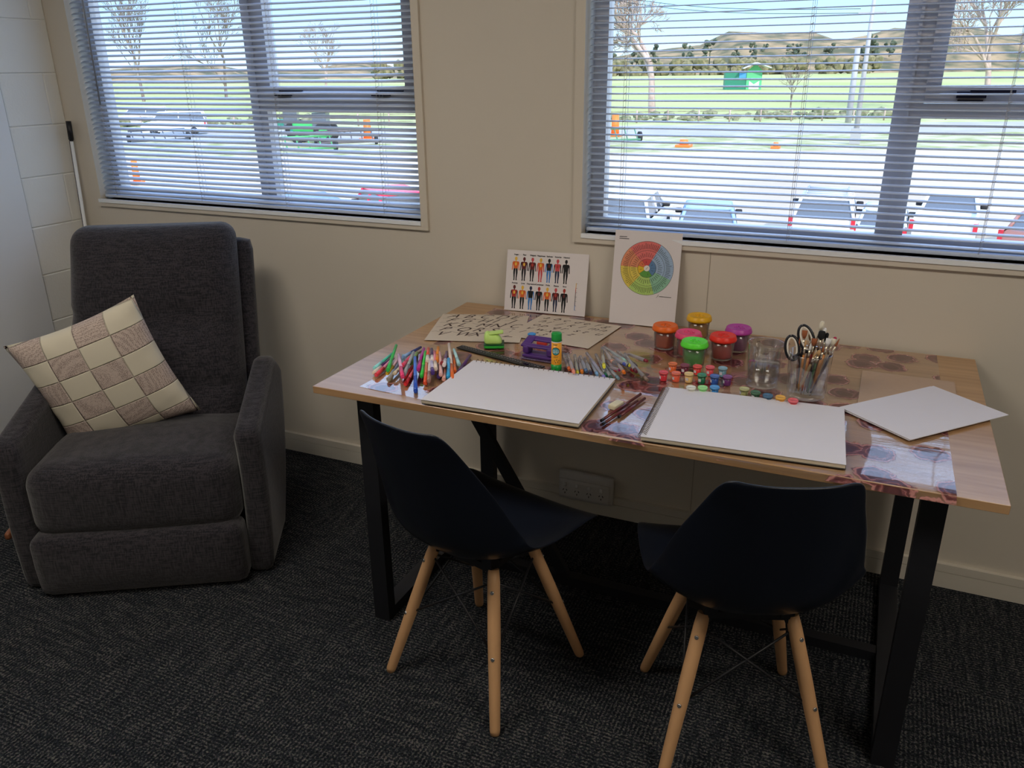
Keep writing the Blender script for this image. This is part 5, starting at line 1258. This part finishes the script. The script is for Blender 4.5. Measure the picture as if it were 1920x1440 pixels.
# ---- parked vehicles
m_tyre = mat('tyre', (0.02, 0.02, 0.022), 0.8, noise=0.1); m_cg = mat('car_glass', (0.12, 0.14, 0.17), 0.08, noise=0.1); m_tail = mat('tail_light', (0.55, 0.02, 0.04), 0.2, noise=0.1)
def car(name, label, cat, pos, rz, col, L_=4.6, W_=1.85, H_=1.75, kind='suv', rack=False, group='parked cars below the windows'):
    t = thing(name, label, cat, pos, rz, group); paint = mat('paint_%02d%02d%02d' % tuple(int(c*99) for c in col), col, 0.25, noise=0.02)
    H_ *= 0.88; hw = W_/2; belt = H_*0.66; cab0, cab1 = {'suv': (-0.98, 0.28), 'hatch': (-0.86, 0.30), 'ute': (-0.15, 0.38), 'van': (-0.99, 0.62)}[kind]
    bm = NB(); l = L_/2
    prof = [(-l, 0.32), (-l*0.995, belt*0.75), (-l*0.97, belt), (l*0.45, belt), (l*0.93, belt*0.80), (l, belt*0.6), (l*0.99, 0.30)]
    rows = []
    for s, k in ((-1, 0.93), (-1, 1.0), (1, 1.0), (1, 0.93)):
        rows.append([bm.verts.new((s*hw*(k if z > belt*0.9 or z < 0.4 else 1.0), y, z)) for y, z in prof])
    for q0, q1 in ((0, 1), (1, 2), (2, 3)):
        for i in range(len(prof)-1): bm.faces.new((rows[q0][i], rows[q0][i+1], rows[q1][i+1], rows[q1][i]))
    bm.faces.new(rows[0][::-1]); bm.faces.new(rows[3]); 
    for q0, q1 in ((0, 1), (1, 2), (2, 3)): bm.faces.new((rows[q0][0], rows[q1][0], rows[q1][-1], rows[q0][-1]))
    bmesh.ops.remove_doubles(bm, verts=bm.verts, dist=0.001)
    obj('body', bm, paint, t)
    bm = NB(); y0, y1 = cab0*l, cab1*l; rk = 0.42 if kind == 'hatch' else 0.22
    c8 = [(-hw*0.94, y0, belt-0.02), (hw*0.94, y0, belt-0.02), (hw*0.94, y1, belt-0.02), (-hw*0.94, y1, belt-0.02), (-hw*0.78, y0+rk, H_-0.06), (hw*0.78, y0+rk, H_-0.06), (hw*0.78, y1-0.55, H_-0.06), (-hw*0.78, y1-0.55, H_-0.06)]
    v = [bm.verts.new(p) for p in c8]
    for f in ((0, 1, 5, 4), (1, 2, 6, 5), (2, 3, 7, 6), (3, 0, 4, 7)): bm.faces.new([v[i] for i in f])
    bm.faces.new(v[4:]); obj('window_glass', bm, m_cg, t)
    bm = NB(); rbox(bm, hw*1.60, (y1-0.5)-(y0+rk)+0.06, 0.09, 0.04, 5, c=(0, ((y1-0.5)+(y0+rk))/2, H_-0.04))
    for i in (0, 1, 2, 3): 
        a = Vector(c8[i]); b_ = Vector(c8[i+4]); tube(bm, [a*1.005, b_*1.005], 0.055, 6)
    for sx_ in (-1, 1): tube(bm, [(sx_*hw*0.945, (y0+y1)/2, belt), (sx_*hw*0.79, (y0+y1)/2-0.05, H_-0.06)], 0.05, 6)
    obj('roof', bm, paint, t, smooth=False)
    if kind == 'ute':
        bm = NB()
        for a in ((-hw, -hw+0.08, -l*0.97, y0, belt, belt+0.12), (hw-0.08, hw, -l*0.97, y0, belt, belt+0.12), (-hw, hw, -l*0.99, -l*0.95, belt, belt+0.12)): box(bm, *a)
        obj('tray_side', bm, paint, t)
    for sx_ in (-1, 1):
        for yy in (-l*0.62, l*0.62):
            bm = NB(); tube(bm, [(sx_*(hw-0.24), yy, 0.34), (sx_*(hw+0.01), yy, 0.34)], 0.34, 16); obj('wheel', bm, m_tyre, t)
        bm = NB(); box(bm, sx_*hw*0.99-0.10, sx_*hw*0.99+0.02, -l-0.02, -l+0.12, belt*0.72, belt*1.02) if kind != 'van' else box(bm, sx_*hw*0.95-0.08, sx_*hw*0.95+0.05, -l-0.02, -l+0.1, belt*0.6, belt*0.95)
        obj('tail_light', bm, m_tail, t)
        bm = NB(); rbox(bm, 0.22, 0.12, 0.16, 0.04, 4, c=(sx_*(hw+0.08), y1-0.35, belt+0.08)); obj('wing_mirror', bm, m_tyre, t)
    bm = NB(); box(bm, -0.27, 0.27, -l-0.03, -l, belt*0.55, belt*0.55+0.13); obj('number_plate', bm, mat('plate', (0.8, 0.8, 0.78), 0.4, noise=0.02), t)
    if rack:
        bm = NB()
        for sx_ in (-1, 1): tube(bm, [(sx_*hw*0.66, y0+rk+0.1, H_+0.08), (sx_*hw*0.66, y1-0.8, H_+0.08)], 0.03, 6)
        for k in range(4): yy = y0+rk+0.2+k*0.45; tube(bm, [(-hw*0.7, yy, H_+0.09), (hw*0.7, yy, H_+0.09)], 0.025, 6); 
        obj('roof_rack', bm, mat('rack_grey', (0.4, 0.42, 0.45), 0.4, noise=0.05), t)
    return t
WHT = (0.82, 0.83, 0.86)
def cp(px, py): p = gp(px, py); return p, facing(p)
def mk(name, label, cat, px, py, dr, col, **k):
    p, f = cp(px, py); l = k.get('L_', 4.6)/2
    off = Vector((-math.sin(f+dr), math.cos(f+dr), 0))*l if abs(dr) < 1 else Vector((0, 0, 0))
    return car(name, label, cat, p+off, f+dr, col, **k)
mk('car', 'white four-wheel drive with side windows, leftmost car in the right window', 'car', 1158, 480, -0.2, WHT, H_=1.95, L_=4.7)
mk('car', 'pale blue hatchback with dark sloping rear window', 'car', 1322, 478, 0.0, (0.30, 0.45, 0.70), H_=1.5, W_=1.75, L_=4.2, kind='hatch')
mk('car', 'white four-wheel drive with a roof rack, centre of the right window', 'car', 1535, 474, -0.03, WHT, H_=1.85, W_=1.8, rack=True)
mk('car', 'silver hatchback partly hidden by the right window mullion', 'car', 1643, 480, -0.03, (0.60, 0.66, 0.74), H_=1.45, W_=1.40, L_=4.1, kind='hatch')
mk('pickup_truck', 'white pickup truck right of the mullion', 'truck', 1760, 482, -0.03, WHT, H_=1.75, W_=1.7, L_=5.0, kind='ute')
mk('car', 'reddish brown car at the right edge of the right window', 'car', 1935, 500, -0.2, (0.35, 0.16, 0.13), H_=1.55, L_=4.3, kind='hatch')
mk('car', 'bright red car in the lower right corner of the left window', 'car', 765, 462, 0.3, (0.80, 0.03, 0.08), H_=1.9, kind='suv')
mk('car', 'slate blue car beside the red one', 'car', 612, 460, 0.25, (0.12, 0.20, 0.33), H_=1.6, kind='suv')
mk('car', 'dark car left of the slate blue one', 'car', 462, 465, 0.25, (0.10, 0.14, 0.22), H_=1.5, kind='hatch')
mk('car', 'white car low in the left window', 'car', 318, 470, 0.2, WHT, H_=1.6, kind='suv')
mk('van', 'large white van parked lowest at the left window edge', 'van', 165, 490, 0.2, WHT, H_=2.3, L_=5.2, W_=2.0, kind='van')
mk('van', 'white van parked far back on the yard, left window', 'van', 330, 252, 1.45, WHT, H_=2.3, L_=5.6, W_=2.0, kind='van', group='vans at the back of the yard')
mk('van', 'pale van further left on the yard behind the blind', 'van', 270, 236, 1.45, (0.75, 0.76, 0.78), H_=2.2, L_=5.2, W_=2.0, kind='van', group='vans at the back of the yard')
# tractors and farm machinery on the yard
def tractor(label, px, py, rz, col):
    p, f = cp(px, py); t = thing('tractor', label, 'tractor', p, f+rz, 'green machinery at the back of the yard'); g_ = mat('machine_green%d' % px, col, 0.4, noise=0.05)
    bm = NB(); rbox(bm, 0.8, 2.0, 0.8, 0.1, 4, c=(0, 1.0, 1.25)); rbox(bm, 1.2, 1.2, 0.3, 0.1, 4, c=(0, -0.4, 1.0)); obj('bonnet', bm, g_, t)
    bm = NB(); box(bm, -0.6, 0.6, -0.8, 0.3, 1.2, 2.3); obj('cab', bm, m_cg, t)
    bm = NB(); rbox(bm, 1.5, 1.4, 0.15, 0.05, 4, c=(0, -0.25, 2.4)); obj('cab_roof', bm, g_, t)
    for sx_ in (-1, 1):
        for yy, r in ((-0.6, 0.8), (1.5, 0.45)):
            bm = NB(); tube(bm, [(sx_*0.65, yy, r), (sx_*1.0, yy, r)], r, 18); wl = obj('wheel', bm, m_tyre, t)
            bm = NB(); tube(bm, [(sx_*0.95, yy, r), (sx_*1.02, yy, r)], r*0.5, 12); obj('hub', bm, g_, wl)
tractor('green tractor at the back of the yard, right part of the left window', 600, 268, 1.3, (0.05, 0.45, 0.12))
tractor('dark green tractor left of the bright green one', 545, 262, 1.4, (0.03, 0.22, 0.16))
def mower(label, px, py, rz, col):
    p, f = cp(px, py); t = thing('farm_implement', label, 'farm machine', p, f+rz, 'implements on the yard'); g_ = mat('implement_%d' % px, col, 0.5, noise=0.1)
    bm = NB()
    for k in range(6): tube(bm, [(-2+k*0.8, -0.5, 0.2), (-2+k*0.8, 0.5, 1.0)], 0.05, 5)
    tube(bm, [(-2.2, 0.5, 1.0), (2.2, 0.5, 1.0)], 0.08, 6); tube(bm, [(-2.2, -0.5, 0.25), (2.2, -0.5, 0.25)], 0.08, 6); tube(bm, [(0, 0.5, 1.0), (0, 2, 0.6)], 0.07, 6); obj('rake_frame', bm, g_, t)
    for sx_ in (-1, 1):
        bm = NB(); tube(bm, [(sx_*2.2, 0, 0.4), (sx_*2.4, 0, 0.4)], 0.4, 14); obj('wheel', bm, m_tyre, t)
mower('green hay rake in front of the tractors', 570, 285, 0.2, (0.08, 0.35, 0.12))
mower('dark implement right of the tractors', 650, 272, 0.1, (0.12, 0.10, 0.10))
mower('dark implement below the white van', 300, 268, 0.2, (0.08, 0.09, 0.11))
mower('green implement at the far left of the right window', 1145, 268, 0.3, (0.10, 0.25, 0.15))
def marker(label, px, py, h_, r, g=None):
    p = gp(px, py); t = thing('safety_marker', label, 'marker', p, 0, g); mo = mat('safety_orange', (0.90, 0.20, 0.03), 0.5, noise=0.05)
    bm = NB(); tube(bm, [(0, 0, 0.15), (0, 0, h_)], [r, r*0.8], 12); obj('drum', bm, mo, t)
    bm = NB(); box(bm, -r*1.5, r*1.5, -r*1.5, r*1.5, 0, 0.15); obj('foot', bm, mo, t)
marker('tall orange marker drum right of the green tractor', 690, 262, 1.6, 0.35)
marker('orange marker post among the cars low in the left window', 258, 345, 1.2, 0.18)
marker('orange marker beside the green implement at the far left of the right window', 1153, 255, 1.7, 0.35)
marker('low orange marker at the edge of the yard', 1282, 275, 0.5, 0.35)
marker('tiny orange-red marker at the yard edge', 1454, 278, 0.4, 0.2)
# the building below the room, so the yard side reads as a storey
bm = NB(); box(bm, XL-0.2, XR+0.2, YB-0.2, WT, GZ, -0.2); struct('wall_lower_storey', bm, m_block)
